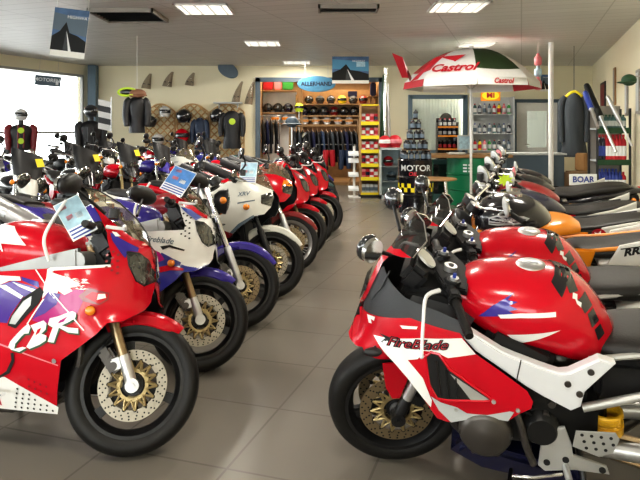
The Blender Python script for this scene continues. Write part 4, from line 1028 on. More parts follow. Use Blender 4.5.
# ---------------------------------------------------------------- room shell (camera at the origin, looking along +y)
EYE = 1.45; FPX = 620.; HZ = 130.
def A(px, py, d): return Vector(((px-320)/FPX*d, d, EYE-(py-HZ)/FPX*d))
CEIL = 3.2; BACK = 16.9
def floor_mat():
    m = pm('floor_tiles', (.205,.187,.160), .27, noise=.10, scale=.8, spec=.45); nt = m.node_tree; b = nt.nodes['Principled BSDF']
    tc = nt.nodes.new('ShaderNodeTexCoord'); mp = nt.nodes.new('ShaderNodeMapping'); mp.inputs['Rotation'].default_value = (0,0,RAD(18))
    br = nt.nodes.new('ShaderNodeTexBrick'); br.offset = 0; br.inputs['Scale'].default_value = 1.; br.inputs['Brick Width'].default_value = .6; br.inputs['Row Height'].default_value = .6
    br.inputs['Mortar Size'].default_value = .006; br.inputs['Color1'].default_value = (1,1,1,1); br.inputs['Color2'].default_value = (.95,.95,.95,1); br.inputs['Mortar'].default_value = (.72,.72,.72,1)
    nt.links.new(tc.outputs['Object'], mp.inputs[0]); nt.links.new(mp.outputs[0], br.inputs['Vector'])
    mul = nt.nodes.new('ShaderNodeMix'); mul.data_type = 'RGBA'; mul.blend_type = 'MULTIPLY'; mul.inputs['Factor'].default_value = 1
    src = b.inputs['Base Color'].links[0].from_socket
    nt.links.new(src, mul.inputs['A']); nt.links.new(br.outputs['Color'], mul.inputs['B']); nt.links.new(mul.outputs['Result'], b.inputs['Base Color'])
    return m
def ceil_mat():
    m = pm('ceiling_panels', (.66,.655,.64), .45, noise=.03, scale=.5); nt = m.node_tree; b = nt.nodes['Principled BSDF']
    tc = nt.nodes.new('ShaderNodeTexCoord'); mp = nt.nodes.new('ShaderNodeMapping'); mp.inputs['Rotation'].default_value = (0,0,RAD(18))
    br = nt.nodes.new('ShaderNodeTexBrick'); br.offset = 0; br.inputs['Scale'].default_value = 1.; br.inputs['Brick Width'].default_value = 1.2; br.inputs['Row Height'].default_value = .3
    br.inputs['Mortar Size'].default_value = .010; br.inputs['Color1'].default_value = (1,1,1,1); br.inputs['Color2'].default_value = (.93,.93,.93,1); br.inputs['Mortar'].default_value = (.70,.70,.69,1)
    nt.links.new(tc.outputs['Object'], mp.inputs[0]); nt.links.new(mp.outputs[0], br.inputs['Vector'])
    mul = nt.nodes.new('ShaderNodeMix'); mul.data_type = 'RGBA'; mul.blend_type = 'MULTIPLY'; mul.inputs['Factor'].default_value = 1
    src = b.inputs['Base Color'].links[0].from_socket
    nt.links.new(src, mul.inputs['A']); nt.links.new(br.outputs['Color'], mul.inputs['B']); nt.links.new(mul.outputs['Result'], b.inputs['Base Color'])
    return m
M['floor_tiles'] = floor_mat(); M['ceiling_panels'] = ceil_mat()
LW0 = Vector((-6.27,BACK,0)); LDIR = Vector((-.4,-1,0)).normalized()
RW0 = Vector((7.42,BACK,0)); RDIR = Vector((-.335,-1,0)).normalized()
FRONT = -4.0
def wend(p, d): return p + d*((FRONT-p.y)/d.y)
LW1 = wend(LW0, LDIR); RW1 = wend(RW0, RDIR)
f = MB(); f.box((0,7,-.05),(36,30,.1)); struct('floor', f, 'floor_tiles')
f = MB(); f.box((0,7,CEIL+.05),(36,30,.1)); struct('ceiling', f, 'ceiling_panels')
def wallbox(mb, p, d, s0, s1, z0, z1, th, side, mat=0):
    """upright slab along p + d*s, thickness to one side"""
    n = Vector((-d.y, d.x, 0)) * side; a = p + d*s0; b = p + d*s1
    q = [a, b, b+n*th, a+n*th]; vs = [Vector((v.x, v.y, z)) for z in (z0, z1) for v in q]
    mb.add(vs, [(0,3,2,1),(4,5,6,7),(0,1,5,4),(1,2,6,5),(2,3,7,6),(3,0,4,7)], mat)
LL = (LW1-LW0).length; RL = (RW1-RW0).length
w = MB(); wallbox(w, RW0, RDIR, -.3, RL+.3, 0, CEIL, .2, 1); struct('wall_right', w, 'cream')
WZ0, WZ1 = .55, 2.93
w = MB(); wallbox(w, LW0, LDIR, -.3, LL+.3, 0, WZ0, .2, -1); wallbox(w, LW0, LDIR, -.3, LL+.3, WZ1, CEIL, .2, -1); wallbox(w, LW0, LDIR, -.3, .25, WZ0, WZ1, .2, -1); wallbox(w, LW0, LDIR, LL-.5, LL+.3, WZ0, WZ1, .2, -1)
struct('wall_left', w, 'cream')
w = MB()
for k in range(8): wallbox(w, LW0, LDIR, .25+k*(LL-.75)/7-.03, .25+k*(LL-.75)/7+.03, WZ0, WZ1, .08, -1)
wallbox(w, LW0, LDIR, .25, LL-.5, 1.36, 1.42, .07, -1); wallbox(w, LW0, LDIR, .25, LL-.5, WZ0, WZ0+.06, .1, -1); wallbox(w, LW0, LDIR, .25, LL-.5, WZ1-.06, WZ1, .1, -1)
wo = struct('window_1', w, 'frame_gray')
g = MB(); wallbox(g, LW0, LDIR, .25, LL-.5, WZ0, WZ1, .01, -1); g.v = [p + Vector((LDIR.y, -LDIR.x, 0))*-.0 for p in g.v]
gn = Vector((-LDIR.y, LDIR.x, 0))*-1
g.v = [p + gn*.03 for p in g.v]; g.build('window_pane', 'clear', wo)['kind'] = 'structure'
p = MB(); a = A(97,90,17.0); p.box((-6.12,16.72,CEIL/2),(.22,.22,CEIL-.02), bev=.01); struct('trim_1', p, 'frame_blue')
# back wall with the alcove
AX0, AX1, AZ = A(258,0,BACK).x, A(381,0,BACK).x, A(0,78,BACK).z
w = MB()
def bw(x0, x1, z0, z1, y0=BACK, y1=BACK+.2): w.box(((x0+x1)/2,(y0+y1)/2,(z0+z1)/2),(x1-x0,y1-y0,z1-z0))
W1 = (A(410,0,BACK).x, A(465,0,BACK).x, A(0,152,BACK).z, A(0,97,BACK).z)
D1 = (A(514,0,BACK).x, A(559,0,BACK).x, 0, A(0,101,BACK).z)
bw(-6.6, AX0, 0, CEIL); bw(AX0, AX1, AZ, CEIL); bw(AX1, W1[0], 0, CEIL); bw(W1[0], W1[1], 0, W1[2]); bw(W1[0], W1[1], W1[3], CEIL); bw(W1[1], D1[0], 0, CEIL); bw(D1[0], D1[1], D1[3], CEIL); bw(D1[1], 7.8, 0, CEIL)
struct('wall_back', w, 'cream')
w = MB(); ay = 18.9
w.box(((AX0+AX1)/2, ay+.05, CEIL/2),(AX1-AX0+.4,.1,CEIL)); w.box((AX0-.1,(BACK+.2+ay)/2,CEIL/2),(.2,ay-BACK-.2,CEIL)); w.box((AX1+.1,(BACK+.2+ay)/2,CEIL/2),(.2,ay-BACK-.2,CEIL))
struct('wall_alcove', w, 'wood_light')
w = MB()
for x in (AX0, AX1): w.box((x, BACK-.02, AZ/2),(.13,.1,AZ))
w.box(((AX0+AX1)/2, BACK-.02, AZ-.05),(AX1-AX0+.13,.1,.12)); struct('trim_2', w, 'frame_gray' if False else 'slate')
w = MB(); w.box(((AX0+AX1)/2+.0,17.45,.04),(AX1-AX0-.15,2.3,.08)); struct('trim_3', w, 'wood')
# window with vertical blinds, door beside it
w = MB(); x0, x1, z0, z1 = W1; t = .11
for x in (x0, x1): w.box((x, BACK-.02, (z0+z1)/2),(t,.12,z1-z0+t))
for z in (z0, z1): w.box(((x0+x1)/2, BACK-.02, z),(x1-x0,.12,t))
wo = struct('window_2', w, 'frame_blue')
g = MB(); g.box(((x0+x1)/2, BACK+.03, (z0+z1)/2),(x1-x0-t,.01,z1-z0-t)); g.build('window_pane', 'clear', wo)['kind'] = 'structure'
b = thing('vertical_blind', 'pale vertical slat blind behind the blue-framed window', 'blind', ((x0+x1)/2, BACK+.5, z0))
s = MB(); n_ = 17
for i in range(n_):
    x = (x0-x1)/2 + (x1-x0)*(i+.5)/n_; s.box((x, 0, (z1-z0)/2),(.10,.012,z1-z0), R=Matrix.Rotation(RAD(25),3,'Z'))
s.build('slat_set', 'curtain', b); s = MB(); s.box((0,0,z1-z0+.02),(x1-x0,.06,.05)); s.build('head_rail', 'lightgray', b)
w = MB(); w.box(((x0+x1)/2+1.5, BACK+2.5, 1.6),(7,.1,3.3)); w.box((x0-.4, BACK+1.4, 1.6),(.1,2.2,3.3)); w.box((D1[1]+.9, BACK+1.4, 1.6),(.1,2.2,3.3)); struct('wall_office', w, 'curtain')
w = MB(); x0, x1, z0, z1 = D1
for x in (x0, x1): w.box((x, BACK-.02, z1/2),(.09,.14,z1))
w.box(((x0+x1)/2, BACK-.02, z1),(x1-x0+.09,.14,.09)); do = struct('door_1', w, 'slate')
l = MB(); q = .30
for x in (x0+.05+q/2, x1-.05-q/2): l.box((x, BACK+.0, z1/2),(q,.05,z1-.08), bev=.006)
l.box(((x0+x1)/2, BACK, z1-.16),(x1-x0-.1-2*q,.05,.22)); l.box(((x0+x1)/2, BACK, .5),(x1-x0-.1-2*q,.05,.95)); l.build('door_leaf', 'white_flat', do)['kind'] = 'structure'
g = MB(); g.box(((x0+x1)/2, BACK, (z1-.28+.95)/2),(x1-x0-.1-2*q,.012,z1-.28-.95)); g.build('door_glass', 'clear', do)['kind'] = 'structure'
h = MB(); h.tube([(x0+.28,BACK-.05,1.05),(x0+.28,BACK-.07,1.05),(x0+.40,BACK-.07,1.05)], .012, n=8); h.build('door_handle', 'chrome', do)['kind'] = 'structure'
# glazed front wall behind the photographer
fx0, fx1 = LW1.x-.2, RW1.x+.2
w = MB(); th = .2
w.box(((fx0+fx1)/2, FRONT-th/2, .55),(fx1-fx0,th,1.1)); w.box(((fx0+fx1)/2, FRONT-th/2, 3.05),(fx1-fx0,th,.3))
for x in (fx0+.3, fx1-.3): w.box((x, FRONT-th/2, 1.65),(.6,th,3.0))
struct('wall_front', w, 'cream')
w = MB(); nn = 7; a0, a1 = fx0+.6, fx1-.6
for k in range(nn+1): w.box((a0+(a1-a0)*k/nn, FRONT-.05, 2.0),(.07,.1,1.8))
wo = struct('window_3', w, 'frame_gray')
g = MB(); g.box(((a0+a1)/2, FRONT-.08, 2.0),(a1-a0,.01,1.8)); g.build('window_pane', 'clear', wo)['kind'] = 'structure'
pole = MB(); q = A(551,0,12.4); pole.cyl((q.x,q.y,0),(q.x,q.y,CEIL), .05, n=20); struct('column_1', pole, 'white_flat')

# ---------------------------------------------------------------- light
W = D.worlds.new('daylight'); SC.world = W; W.use_nodes = True
wn = W.node_tree; bg = wn.nodes['Background']
tc = wn.nodes.new('ShaderNodeTexCoord'); sx = wn.nodes.new('ShaderNodeSeparateXYZ'); cr = wn.nodes.new('ShaderNodeValToRGB')
cr.color_ramp.elements[0].position = .42; cr.color_ramp.elements[0].color = (.55,.55,.54,1)
cr.color_ramp.elements[1].position = .56; cr.color_ramp.elements[1].color = (1,1.0,1.0,1)
mp = wn.nodes.new('ShaderNodeMath'); mp.operation = 'MULTIPLY_ADD'; mp.inputs[1].default_value = .5; mp.inputs[2].default_value = .5
wn.links.new(tc.outputs['Generated'], sx.inputs[0]); wn.links.new(sx.outputs['Z'], mp.inputs[0]); wn.links.new(mp.outputs[0], cr.inputs[0]); wn.links.new(cr.outputs[0], bg.inputs['Color'])
bg.inputs['Strength'].default_value = 9.5
def area(name, loc, direction, sx_, sy_, power=0, portal=False, col=(1,1,1)):
    l = D.lights.new(name, 'AREA'); l.shape = 'RECTANGLE'; l.size = sx_; l.size_y = sy_; l.energy = power; l.color = col
    o = D.objects.new(name, l); COL.objects.link(o); o.location = loc
    o.rotation_euler = Vector(direction).to_track_quat('-Z', 'Z').to_euler()
    if portal: l.cycles.is_portal = True
    return o
mid = LW0 + LDIR*(LL*.5-.1); nrm = Vector((-LDIR.y, LDIR.x, 0))
area('daylight_portal', (mid.x, mid.y, (WZ0+WZ1)/2) , nrm, LL-.8, WZ1-WZ0, portal=True)
area('daylight_portal', ((a0+a1)/2, FRONT-.02, 2.0), (0,1,0), a1-a0, 1.8, portal=True)
# ceiling fittings
GX = (Vector((.32,1,0))).normalized(); ROT = 0
def fitting(label, x, y, kind='light', power=60, size=.6, col=(1,.93,.82)):
    if kind == 'light':
        r = thing('ceiling_light', label, 'ceiling light', (x,y,CEIL), 0, 'recessed ceiling lights')
        fr = MB(); h = size/2
        for s_ in (-1, 1): fr.box((s_*h,0,-.008),(.03,size+.03,.016)); fr.box((0,s_*h,-.008),(size+.03,.03,.016))
        fr.build('frame', 'white_flat', r)
        lv = MB()
        for i in range(8): lv.box((0,-h+size*(i+.5)/8,-.012),(size-.02,.008,.02))
        for i in range(4): lv.box((-h+size*(i+.5)/4,0,-.012),(.008,size-.02,.02))
        lv.build('louvre', 'silver', r)
        df = MB(); df.box((0,0,-.002),(size-.03,size-.03,.003)); df.build('diffuser', 'tube_light', r)
        if power: area('ceiling_lamp', (x,y,CEIL-.03), (0,0,-1), size*.9, size*.9, power, col=col)
    else:
        r = thing('ceiling_vent', label, 'ceiling vent', (x,y,CEIL), 0, 'dark ceiling vents')
        fr = MB(); wx, wy = size
        for s_ in (-1, 1): fr.box((s_*wx/2,0,-.03),(.03,wy+.03,.06)); fr.box((0,s_*wy/2,-.03),(wx+.03,.03,.06))
        fr.build('frame', 'shade', r)
        lv = MB()
        for i in range(7): lv.box((0,-wy/2+wy*(i+.5)/7,-.025),(wx-.02,.05,.006), R=Matrix.Rotation(RAD(40),3,'X'))
        lv.build('louvre', 'plastic_gray', r)
        bk = MB(); bk.box((0,0,-.004),(wx,wy,.004)); bk.build('backing', 'dark', r)
M['tube_light'] = pm('tube_light', (1,.93,.80), .5, emit=2.2, noise=0)
area('alcove_lamp', (-.9,18.0,CEIL-.05), (0,-.3,-1), 1.2, .5, 34, col=(1,.82,.6)); area('alcove_lamp', (.8,18.0,CEIL-.05), (0,-.3,-1), 1.2, .5, 34, col=(1,.82,.6)); area('office_lamp', (4.2,18.0,CEIL-.1), (0,0,-1), 1.5, 1.5, 90)  # the office one is an unseen fill, added to lighten the room behind the blind
fitting('ceiling light nearest the dark square vent, above the left row', -1.66, 8.97, size=.74)
fitting('ceiling light above the wall-mounted windscreens', -1.15, 12.5, size=.70)
fitting('ceiling light above and before the striped parasol, nearest the camera', 1.96, 8.8, size=.74)
fitting('ceiling light right over the top of the parasol', 3.2, 12.7, size=.64)
fitting('faint ceiling light near the alcove header', -.6, 16.0, size=.7, power=30)
for i, (lx, ly) in enumerate(((-2.6,5.0),(.1,5.1),(2.2,5.2),(-3.2,1.4),(-.2,.9),(-4.2,-2.0),(-1.6,-1.9))):
    fitting('%s ceiling light overhead, out of the picture above the near bikes' % ['first','second','third','fourth','fifth','sixth','seventh'][i], lx, ly, power=26)
fitting('dark louvred vent in the ceiling by the hanging poster', -2.87, 9.35, 'vent', size=(.92,.9))
fitting('narrow dark ceiling vent between two lights', .40, 8.8, 'vent', size=(.82,.35))
# ---------------------------------------------------------------- shop furniture and wares
ORD = ['first','second','third','fourth','fifth','sixth','seventh','eighth','ninth','tenth','eleventh','twelfth','thirteenth','fourteenth','fifteenth','sixteenth']
def make_helmet(label, loc, rz, shell, group=None, s=1., visor='visor', trim=None):
    r = thing('helmet', label, 'helmet', loc, rz, group)
    h = MB(); rings = []
    for i in range(13):
        u = i/12; z = .01+.25*u
        w_ = (.118*math.sin(PI*min(1, .32+.68*u)))**1.0 * (1.0 if u < .98 else .6)
        w_ = .135*math.sqrt(max(0, 1-((z-.125)/.138)**2)) if z > .03 else .105
        rings.append([Vector((1.15*w_*math.cos(2*PI*k/20)+(.012 if math.cos(2*PI*k/20) > 0 and z < .1 else 0), w_*math.sin(2*PI*k/20), z)) for k in range(20)])
    h.loft(rings)
    if trim:
        for s_ in (-1, 1): h.add([Vector((.1,s_*.112,.19)),Vector((-.08,s_*.125,.19)),Vector((-.12,s_*.115,.13)),Vector((.02,s_*.138,.14))], [(0,1,2,3)], 1)
    h.v = [p*s for p in h.v]; h.build('shell', [shell, trim or shell], r)
    v = MB(); vs = []
    for j in range(5):
        z = .095+.02*j; w_ = .141*math.sqrt(max(0, 1-((z-.125)/.142)**2))
        for i in range(13):
            a = RAD(-75+150*i/12); vs.append(Vector((1.17*w_*math.cos(a)+.004, w_*math.sin(a)*1.02, z))*s)
    v.add(vs, [(j*13+i,j*13+i+1,(j+1)*13+i+1,(j+1)*13+i) for j in range(4) for i in range(12)]); v.build('visor', visor, r)
    return r
def jacket_mb(hgt=.7, wid=.25, dep=.12, sleeve=.58, flare=.05, arms=1.):
    b = MB(); K = [(0,wid*.95,dep),(.12,wid*.92,dep*1.02),(.35,wid*.85,dep),(.60,wid*.98,dep*1.05),(.82,wid*.98,dep),(.94,wid*.7,dep*.8),(1.0,wid*.34,dep*.5)]
    rings = []
    for i in range(19):
        u = i/18; a, d_ = cat(K, u); rings.append([Vector((d_*math.cos(2*PI*k/18)*(1+.05*math.sin(7*u+k)), a*math.sin(2*PI*k/18), u*hgt)) for k in range(18)])
    b.loft(rings)
    arms_ = []
    for s_ in (-1, 1):
        m = MB(); m.tube([(0,s_*wid*.72,hgt*.93),(.0,s_*wid*1.06,hgt*.82),(.03,s_*(wid+.07)*arms,hgt*.48),(.07,s_*(wid+.05)*arms,hgt*.93-sleeve)], [.05,.078,.068,.05], n=12, smooth=5); arms_.append(m)
    return b, arms_
def mannequin(label, x, y, rz, jm, sm, extra=None, z0=.95, hgt=.62):
    r = thing('display_mannequin', label, 'mannequin', (x,y,0), rz)
    p = MB(); p.cyl((0,0,0),(0,0,.03), .17, n=24); p.cyl((0,0,.03),(0,0,z0+.05), .02, n=12); p.build('stand', 'silver', r)
    b, arms_ = jacket_mb(hgt, .23, arms=.82); T = Matrix.Translation((0,0,z0)); mats = [jm, sm, 'lime']
    b.extr([(-.05,.10),(.05,.10),(.06,.5),(-.06,.5)], .118, .13, 1, axes='yz') if False else None
    for s_ in (-1, 1): b.tube([(.125,s_*.05,.05),(.13,s_*.055,.3),(.115,s_*.05,.52)], .016, n=6, mat=1)
    if extra:
        for dz in extra: b.cyl((.10,.0,dz),(.142,.0,dz), .062, n=20, mat=2)
    b.build('jacket', mats, r, T)
    for m in arms_: m.build('sleeve', sm, r, T)
    n = MB(); n.cyl((0,0,z0+hgt-.02),(0,0,z0+hgt+.09), .055, n=14); n.build('neck', 'plastic_gray', r)
    return r, Vector((x,y,z0+hgt+.07))
def stand_at(px, d): return (px-320)/FPX*d
# mannequins by the left window
q = stand_at(21, 13.0); _, p = mannequin('mannequin in dark red and black leathers with two yellow discs on the chest', q, 13.0, -65, 'leather', 'leather_red', extra=(.42,.20), z0=1.02, hgt=.55)
make_helmet('white and violet helmet on the mannequin with yellow discs', p, -65, 'helmet_white', trim='violet')
q = stand_at(91, 12.8); _, p = mannequin('mannequin in black leathers with red stripes beside the striped banner', q, 12.8, -70, 'leather', 'leather', z0=.98, hgt=.66)
make_helmet('dark silver helmet with orange band worn by the black-leathers mannequin', p, -70, 'plastic_gray', trim='orange')
b = thing('banner', 'small black and white striped banner behind the leathers mannequin', 'banner', A(106,150,12.6)); b.location.z = 0
bp = MB(); z1 = A(0,97,12.6).z
bp.cyl((.11,0,0),(.11,0,z1), .012, n=8); bp.cyl((0,0,0),(.22,0,0.02), .05, n=10); bp.build('pole', 'silver', b)
bp = MB()
for i in range(5): bp.add([(-.16,0,z1-.04-.12*i),(.11,0,z1-.10-.12*i),(.11,0,z1-.22-.12*i),(-.16,0,z1-.16-.12*i)], [(0,1,2,3)], i % 2)
bp.build('cloth', ['white_flat','plastic'], b)
# hanging jacket with goggles
h0 = A(137,92,11.5); r = thing('hanging_jacket', 'black jacket hung on a long cord from the ceiling, brown cap on top', 'jacket', (h0.x,h0.y,A(0,133,11.5).z), -75)
b, arms_ = jacket_mb(.68, .155, .12, .5, arms=.85); b.build('jacket_body', 'leather', r)
for m in arms_: m.build('sleeve', 'leather', r)
c = MB(); c.cyl((0,0,.66),(0,0,CEIL-r.location.z-.002), .006, n=6); c.build('cord', 'white_flat', r)
c = MB(); c.ball((0,0,.73),(.15,.17,.09), 18, 10); c.tube([(.0,-.17,.70),(.16,-.10,.68),(.20,0,.67),(.16,.10,.68),(0,.17,.70)], .014, n=6, smooth=4); c.build('cap', 'skin_tan', r)
g = thing('goggles', 'yellow and grey goggles hanging left of the brown cap', 'goggles', A(127,92,11.4)); k = MB()
k.tube([(.16*math.cos(2*PI*i/20),.03*math.sin(2*PI*i/20),.07*math.sin(2*PI*i/20)) for i in range(21)], .022, n=8); k.build('frame', 'lime', g)
k = MB(); k.ball((0,0,0),(.13,.02,.05), 14, 8); k.build('lens', 'visor', g)
k = MB(); k.tube([(.10,.0,.03),(.18,.06,.0),(A(137,92,11.5).x-g.location.x,.02,.02)], .012, n=6); k.build('strap', 'plastic', g)
# posters
def poster(name, label, c, w_, h_, roll=0., yaw=0., strings=True, kind=1):
    r = thing(name, label, 'poster', c); r.rotation_euler = (0, RAD(roll), RAD(yaw)); P = MB(); x, z = w_/2, h_/2
    def quad(pts, m, y): P.add([(a*w_-x, y, b*h_-z) for a, b in pts], [list(range(len(pts)))], m)
    P.box((0,.004,0),(w_,.006,h_), 0)
    quad([(0,.12),(1,.12),(1,1),(0,1)], 1, -.001); quad([(0,.55),(1,.45),(1,.8),(0,.9)], 2, -.0015)
    quad([(0,.12),(0,.40),(.22,.52),(.38,.72),(.5,.50),(.75,.45),(1,.35),(1,.12)], 3, -.002)
    quad([(.36,.12),(.40,.55),(.42,.55),(.62,.12)], 4, -.0025); quad([(.52,.12),(.415,.52),(.42,.52),(.60,.12)], 5, -.003)
    if kind == 1: quad([(.66,.62),(.90,.62),(.90,.80),(.66,.80)], 6, -.003)
    T = Matrix.Translation((w_*.22,-.0035,h_*.33)) @ Matrix.Rotation(PI/2, 4, 'X')
    P.text('HIGHWAY', T, size=h_*.10, mat=5)
    P.build('print', ['paper','print_sky','slate' if kind == 2 else 'skyblue','dark','plastic_gray','white_flat','card_blue'], r)
    if strings:
        for k in (-.9, .9): s = MB(); s.cyl((k*x,0,z),(k*x,0,CEIL-c[2]-.001), .003, n=5); s.build('string', 'white_flat', r)
    return r
poster('poster', 'dark blue road poster hanging from the ceiling at upper left', A(69.5,33,8.0), .45, .62, roll=7, kind=2)
poster('poster', 'blue highway poster hanging before the alcove header', A(350.5,70,14.0), .83, .61)
poster('poster', 'small deep blue poster between the parasol and the white column', A(545,83,15.5), .22, .42, kind=2)
s = thing('window_sign', 'blue rectangular sign hanging in the left window', 'sign', A(48,81,14.6)); s.rotation_euler = (0,RAD(4),RAD(25)); k = MB(); k.box((0,0,0),(.56,.02,.24), bev=.004); k.text('MOTOREN', Matrix.Translation((-.02,-.013,.02)) @ Matrix.Rotation(PI/2,4,'X'), size=.115, mat=1, bold=.002)
k.box((.2,-.011,-.03),(.06,.004,.09),1); k.build('panel', ['slate','card_white'], s)
for x in (-.2,.2): k = MB(); k.cyl((x,0,.12),(x,0,CEIL-s.location.z-.01), .003, n=5); k.build('string', 'lightgray', s)
# trellis panels, windscreens and wares on the back wall
def trellis(label, px0, px1, py0, py1):
    d = BACK-.08; a = A(px0,py1,d); b = A(px1,py0,d); w_ = b.x-a.x; h_ = b.z-a.z
    r = thing('trellis_panel', label, 'trellis', ((a.x+b.x)/2, d, a.z), 0, 'wooden trellis panels'); m = MB(); f = MB(); step = .2
    top = lambda x: h_*.86 + h_*.14*math.cos(PI*x/w_)
    for sg in (-1, 1):
        k = -w_-h_
        while k < w_+h_:
            lo = hi = None
            for i in range(60):
                z = h_*i/59; x = k + sg*z
                if abs(x) < w_/2 and z < top(x):
                    if lo is None: lo = (x, z)
                    hi = (x, z)
            if lo and hi and hi[1]-lo[1] > .05: m.tube([(lo[0],   .014*sg, lo[1]), (hi[0], .014*sg, hi[1])], .019, n=4)
            k += step
    m.build('lattice', 'trellis', r)
    pts = [(-w_/2,0,0)] + [(-w_/2+w_*i/14, 0, top(-w_/2+w_*i/14)) for i in range(15)] + [(w_/2,0,0),(-w_/2,0,0)]
    f.tube(pts, .022, n=6); f.build('frame', 'trellis', r)
trellis('arched wooden trellis panel nearest the window corner', 146, 175, 104, 160)
trellis('middle arched wooden trellis panel with the blue jacket', 177, 208, 104, 160)
trellis('arched wooden trellis panel nearest the alcove, behind the black jacket', 210, 244, 104, 160)
def wall_helmet(label, px, py, shell, trim=None, s=1.15, rz=-90):
    p = A(px, py, BACK-.25); make_helmet(label, (p.x,p.y,p.z-.14), rz, shell, None, s, trim=trim)
wall_helmet('grey and white helmet on the first trellis panel', 165, 112, 'helmet_white', 'plastic_gray')
wall_helmet('black helmet at the top of the middle trellis', 184, 118, 'black_paint', 'plastic_gray', 1.5)
wall_helmet('red helmet low on the middle trellis', 182, 137, 'red', 'white', 1.4)
wall_helmet('dark helmet between the blue jacket and the black one', 217, 117, 'black_paint', 'lightgray', 1.4)
wall_helmet('white helmet low on the first trellis panel', 158, 140, 'helmet_white', 'violet', 1.2)
wall_helmet('violet helmet beside the foot of the first trellis', 150, 122, 'plastic_gray', 'violet', 1.2)
def wall_jacket(label, px, py, mat_, h=.75, disc=False, wid=.22, d=BACK-.2):
    p = A(px, py, d); r = thing('jacket', label, 'jacket', (p.x, p.y, p.z-h), -90); b, ar = jacket_mb(h, wid, .09, .6, arms=.9)
    if disc: b.cyl((.07,.02,h*.72),(.125,.02,h*.72), .085, n=20, mat=1)
    b.build('jacket_body', [mat_, 'lime'], r)
    for m in ar: m.build('sleeve', mat_, r)
    k = MB(); k.tube([(0,-.14,h-.06),(0,0,h+.01),(0,.14,h-.06)], .01, n=6); k.tube([(0,0,h+.01),(0,0,h+.06),(-.1,0,h+.08)], .006, n=6); k.build('hanger', 'wood', r)
wall_jacket('blue-grey jacket hanging on the middle trellis', 200, 118, 'leather_blue', .85, wid=.16)
wall_jacket('black jacket with a yellow disc on the trellis nearest the alcove', 232, 111, 'leather', 1.0, True, .26, BACK-.45)
def fly(label, px, py, w_, h_, lean_):
    p = A(px, py, BACK-.12); r = thing('windscreen', label, 'windscreen', p, 0, 'loose windscreens on the wall'); m = MB(); vs = []
    for j in range(9):
        v = j/8; ww = w_*(1-.75*v**1.6)
        for i in range(9):
            u = i/8*2-1; vs.append(Vector((u*ww/2 + lean_*(v*v), -.10*(1-u*u)*(1-.4*v), (v-.5)*h_)))
    m.add(vs, [(j*9+i,j*9+i+1,(j+1)*9+i+1,(j+1)*9+i) for j in range(8) for i in range(8)]); r.rotation_euler = (0, RAD(8), 0); m.build('shield', 'tan_film', r)
    b = MB()
    for u in (-.25, .25): b.cyl((u*w_,-.08,-h_*.2),(u*w_,.11,-h_*.2), .012, n=8)
    b.build('mounting_peg', 'plastic', r)
fly('leftmost of three smoked windscreens high on the wall', 147, 81, .26, .42, .07); fly('middle one of three smoked windscreens high on the wall', 168, 79, .26, .42, .10); fly('third smoked windscreen on the wall, nearest the oval board', 190, 79, .24, .36, .08)
fly('tall pale windscreen standing right of the oval board', 237, 92, .22, .60, .10); fly('tall grey windscreen beside the alcove frame', 250, 93, .22, .62, .06)
p = A(228,70,BACK-.25); r = thing('surfboard_sign', 'tilted oval slate-blue board with a fin high on the wall', 'board', p); m = MB(); m.lathe([(0,-.03),(.9,-.025),(1,0),(.9,.025),(0,.03)], axis='y', n=36); m.v = [Vector((q.x*.30, q.y, q.z*.19)) for q in m.v]; r.rotation_euler = (0,RAD(32),0)
m.lathe([(.80,-.034),(.86,-.036),(.86,-.02)], axis='y', n=36, mat=1) if False else None; m.build('board', ['slate','lightgray'], r); m = MB(); m.extr([(-.20,.10),(-.13,.13),(-.20,.32),(-.23,.30)], -.03, -.015, bev=.002); m.build('fin', 'lightgray', r); m = MB(); m.cyl((0,0,0),(0,.26,0), .02, n=8); m.build('bracket', 'plastic', r)
p = A(228,103,BACK-.18); r = thing('wall_shelf', 'small white wall shelf under the oval board', 'shelf', p); m = MB(); m.box((0,0,0),(.75,.32,.04), bev=.004); m.build('board', 'lightgray', r); m = MB(); m.box((-.25,.1,-.08),(.03,.12,.12)); m.box((.25,.1,-.08),(.03,.12,.12)); m.build('bracket', 'lightgray', r)
# ---- alcove: shelves, helmets, clothes
SD = 18.2
r = thing('shelf_unit', 'wooden helmet shelf unit inside the alcove', 'shelf unit', (A(337,0,SD).x, SD, .08)); xw = (A(371,0,SD).x-A(301,0,SD).x); ZS = [A(0,104,SD).z, A(0,115.5,SD).z, A(0,124.5,SD).z]
for z in ZS: m = MB(); m.box((0,0,z-.08-.02),(xw,.5,.04), bev=.004); m.build('shelf_board', 'wood_light', r)
m = MB()
for x in (-xw/2, xw/2): m.box((x,0,(ZS[0]+.35)/2),(.05,.5,ZS[0]+.35))
m.build('upright', 'wood_light', r)
m = MB(); m.box((0,.26,(ZS[0]+.35)/2),(xw,.02,ZS[0]+.35)); m.build('back_panel', 'wood', r)
cols = ['black_paint','plastic_gray','navy','black_paint','plastic_gray','red_dark','black_paint']
for i, px in enumerate((309,320,331,342,353,363)):
    make_helmet('%s helmet from the left on the topmost alcove shelf%s' % (ORD[i], ', bright yellow' if i == 3 else ', dark'), (A(px,0,SD).x, SD-.05, ZS[0]), -90, 'yellow' if i == 3 else cols[i], 'helmets on the top alcove shelf', .95, trim='plastic')
for i, px in enumerate((304,314,324,334,344,354,364)):
    make_helmet('%s dark helmet from the left on the middle alcove shelf' % ORD[i], (A(px,0,SD).x, SD-.05, ZS[1]), -90, cols[(i+2) % 7], 'helmets on the middle alcove shelf', 1.0, trim='lightgray')
for i, px in enumerate((305,316,327,338,349)):
    make_helmet('%s white and tan patterned helmet from the left on the lowest alcove shelf' % ORD[i], (A(px,0,SD).x, SD-.05, ZS[2]), -90, 'helmet_white', 'helmets on the lowest alcove shelf', .9, visor='orange', trim='skin_tan')
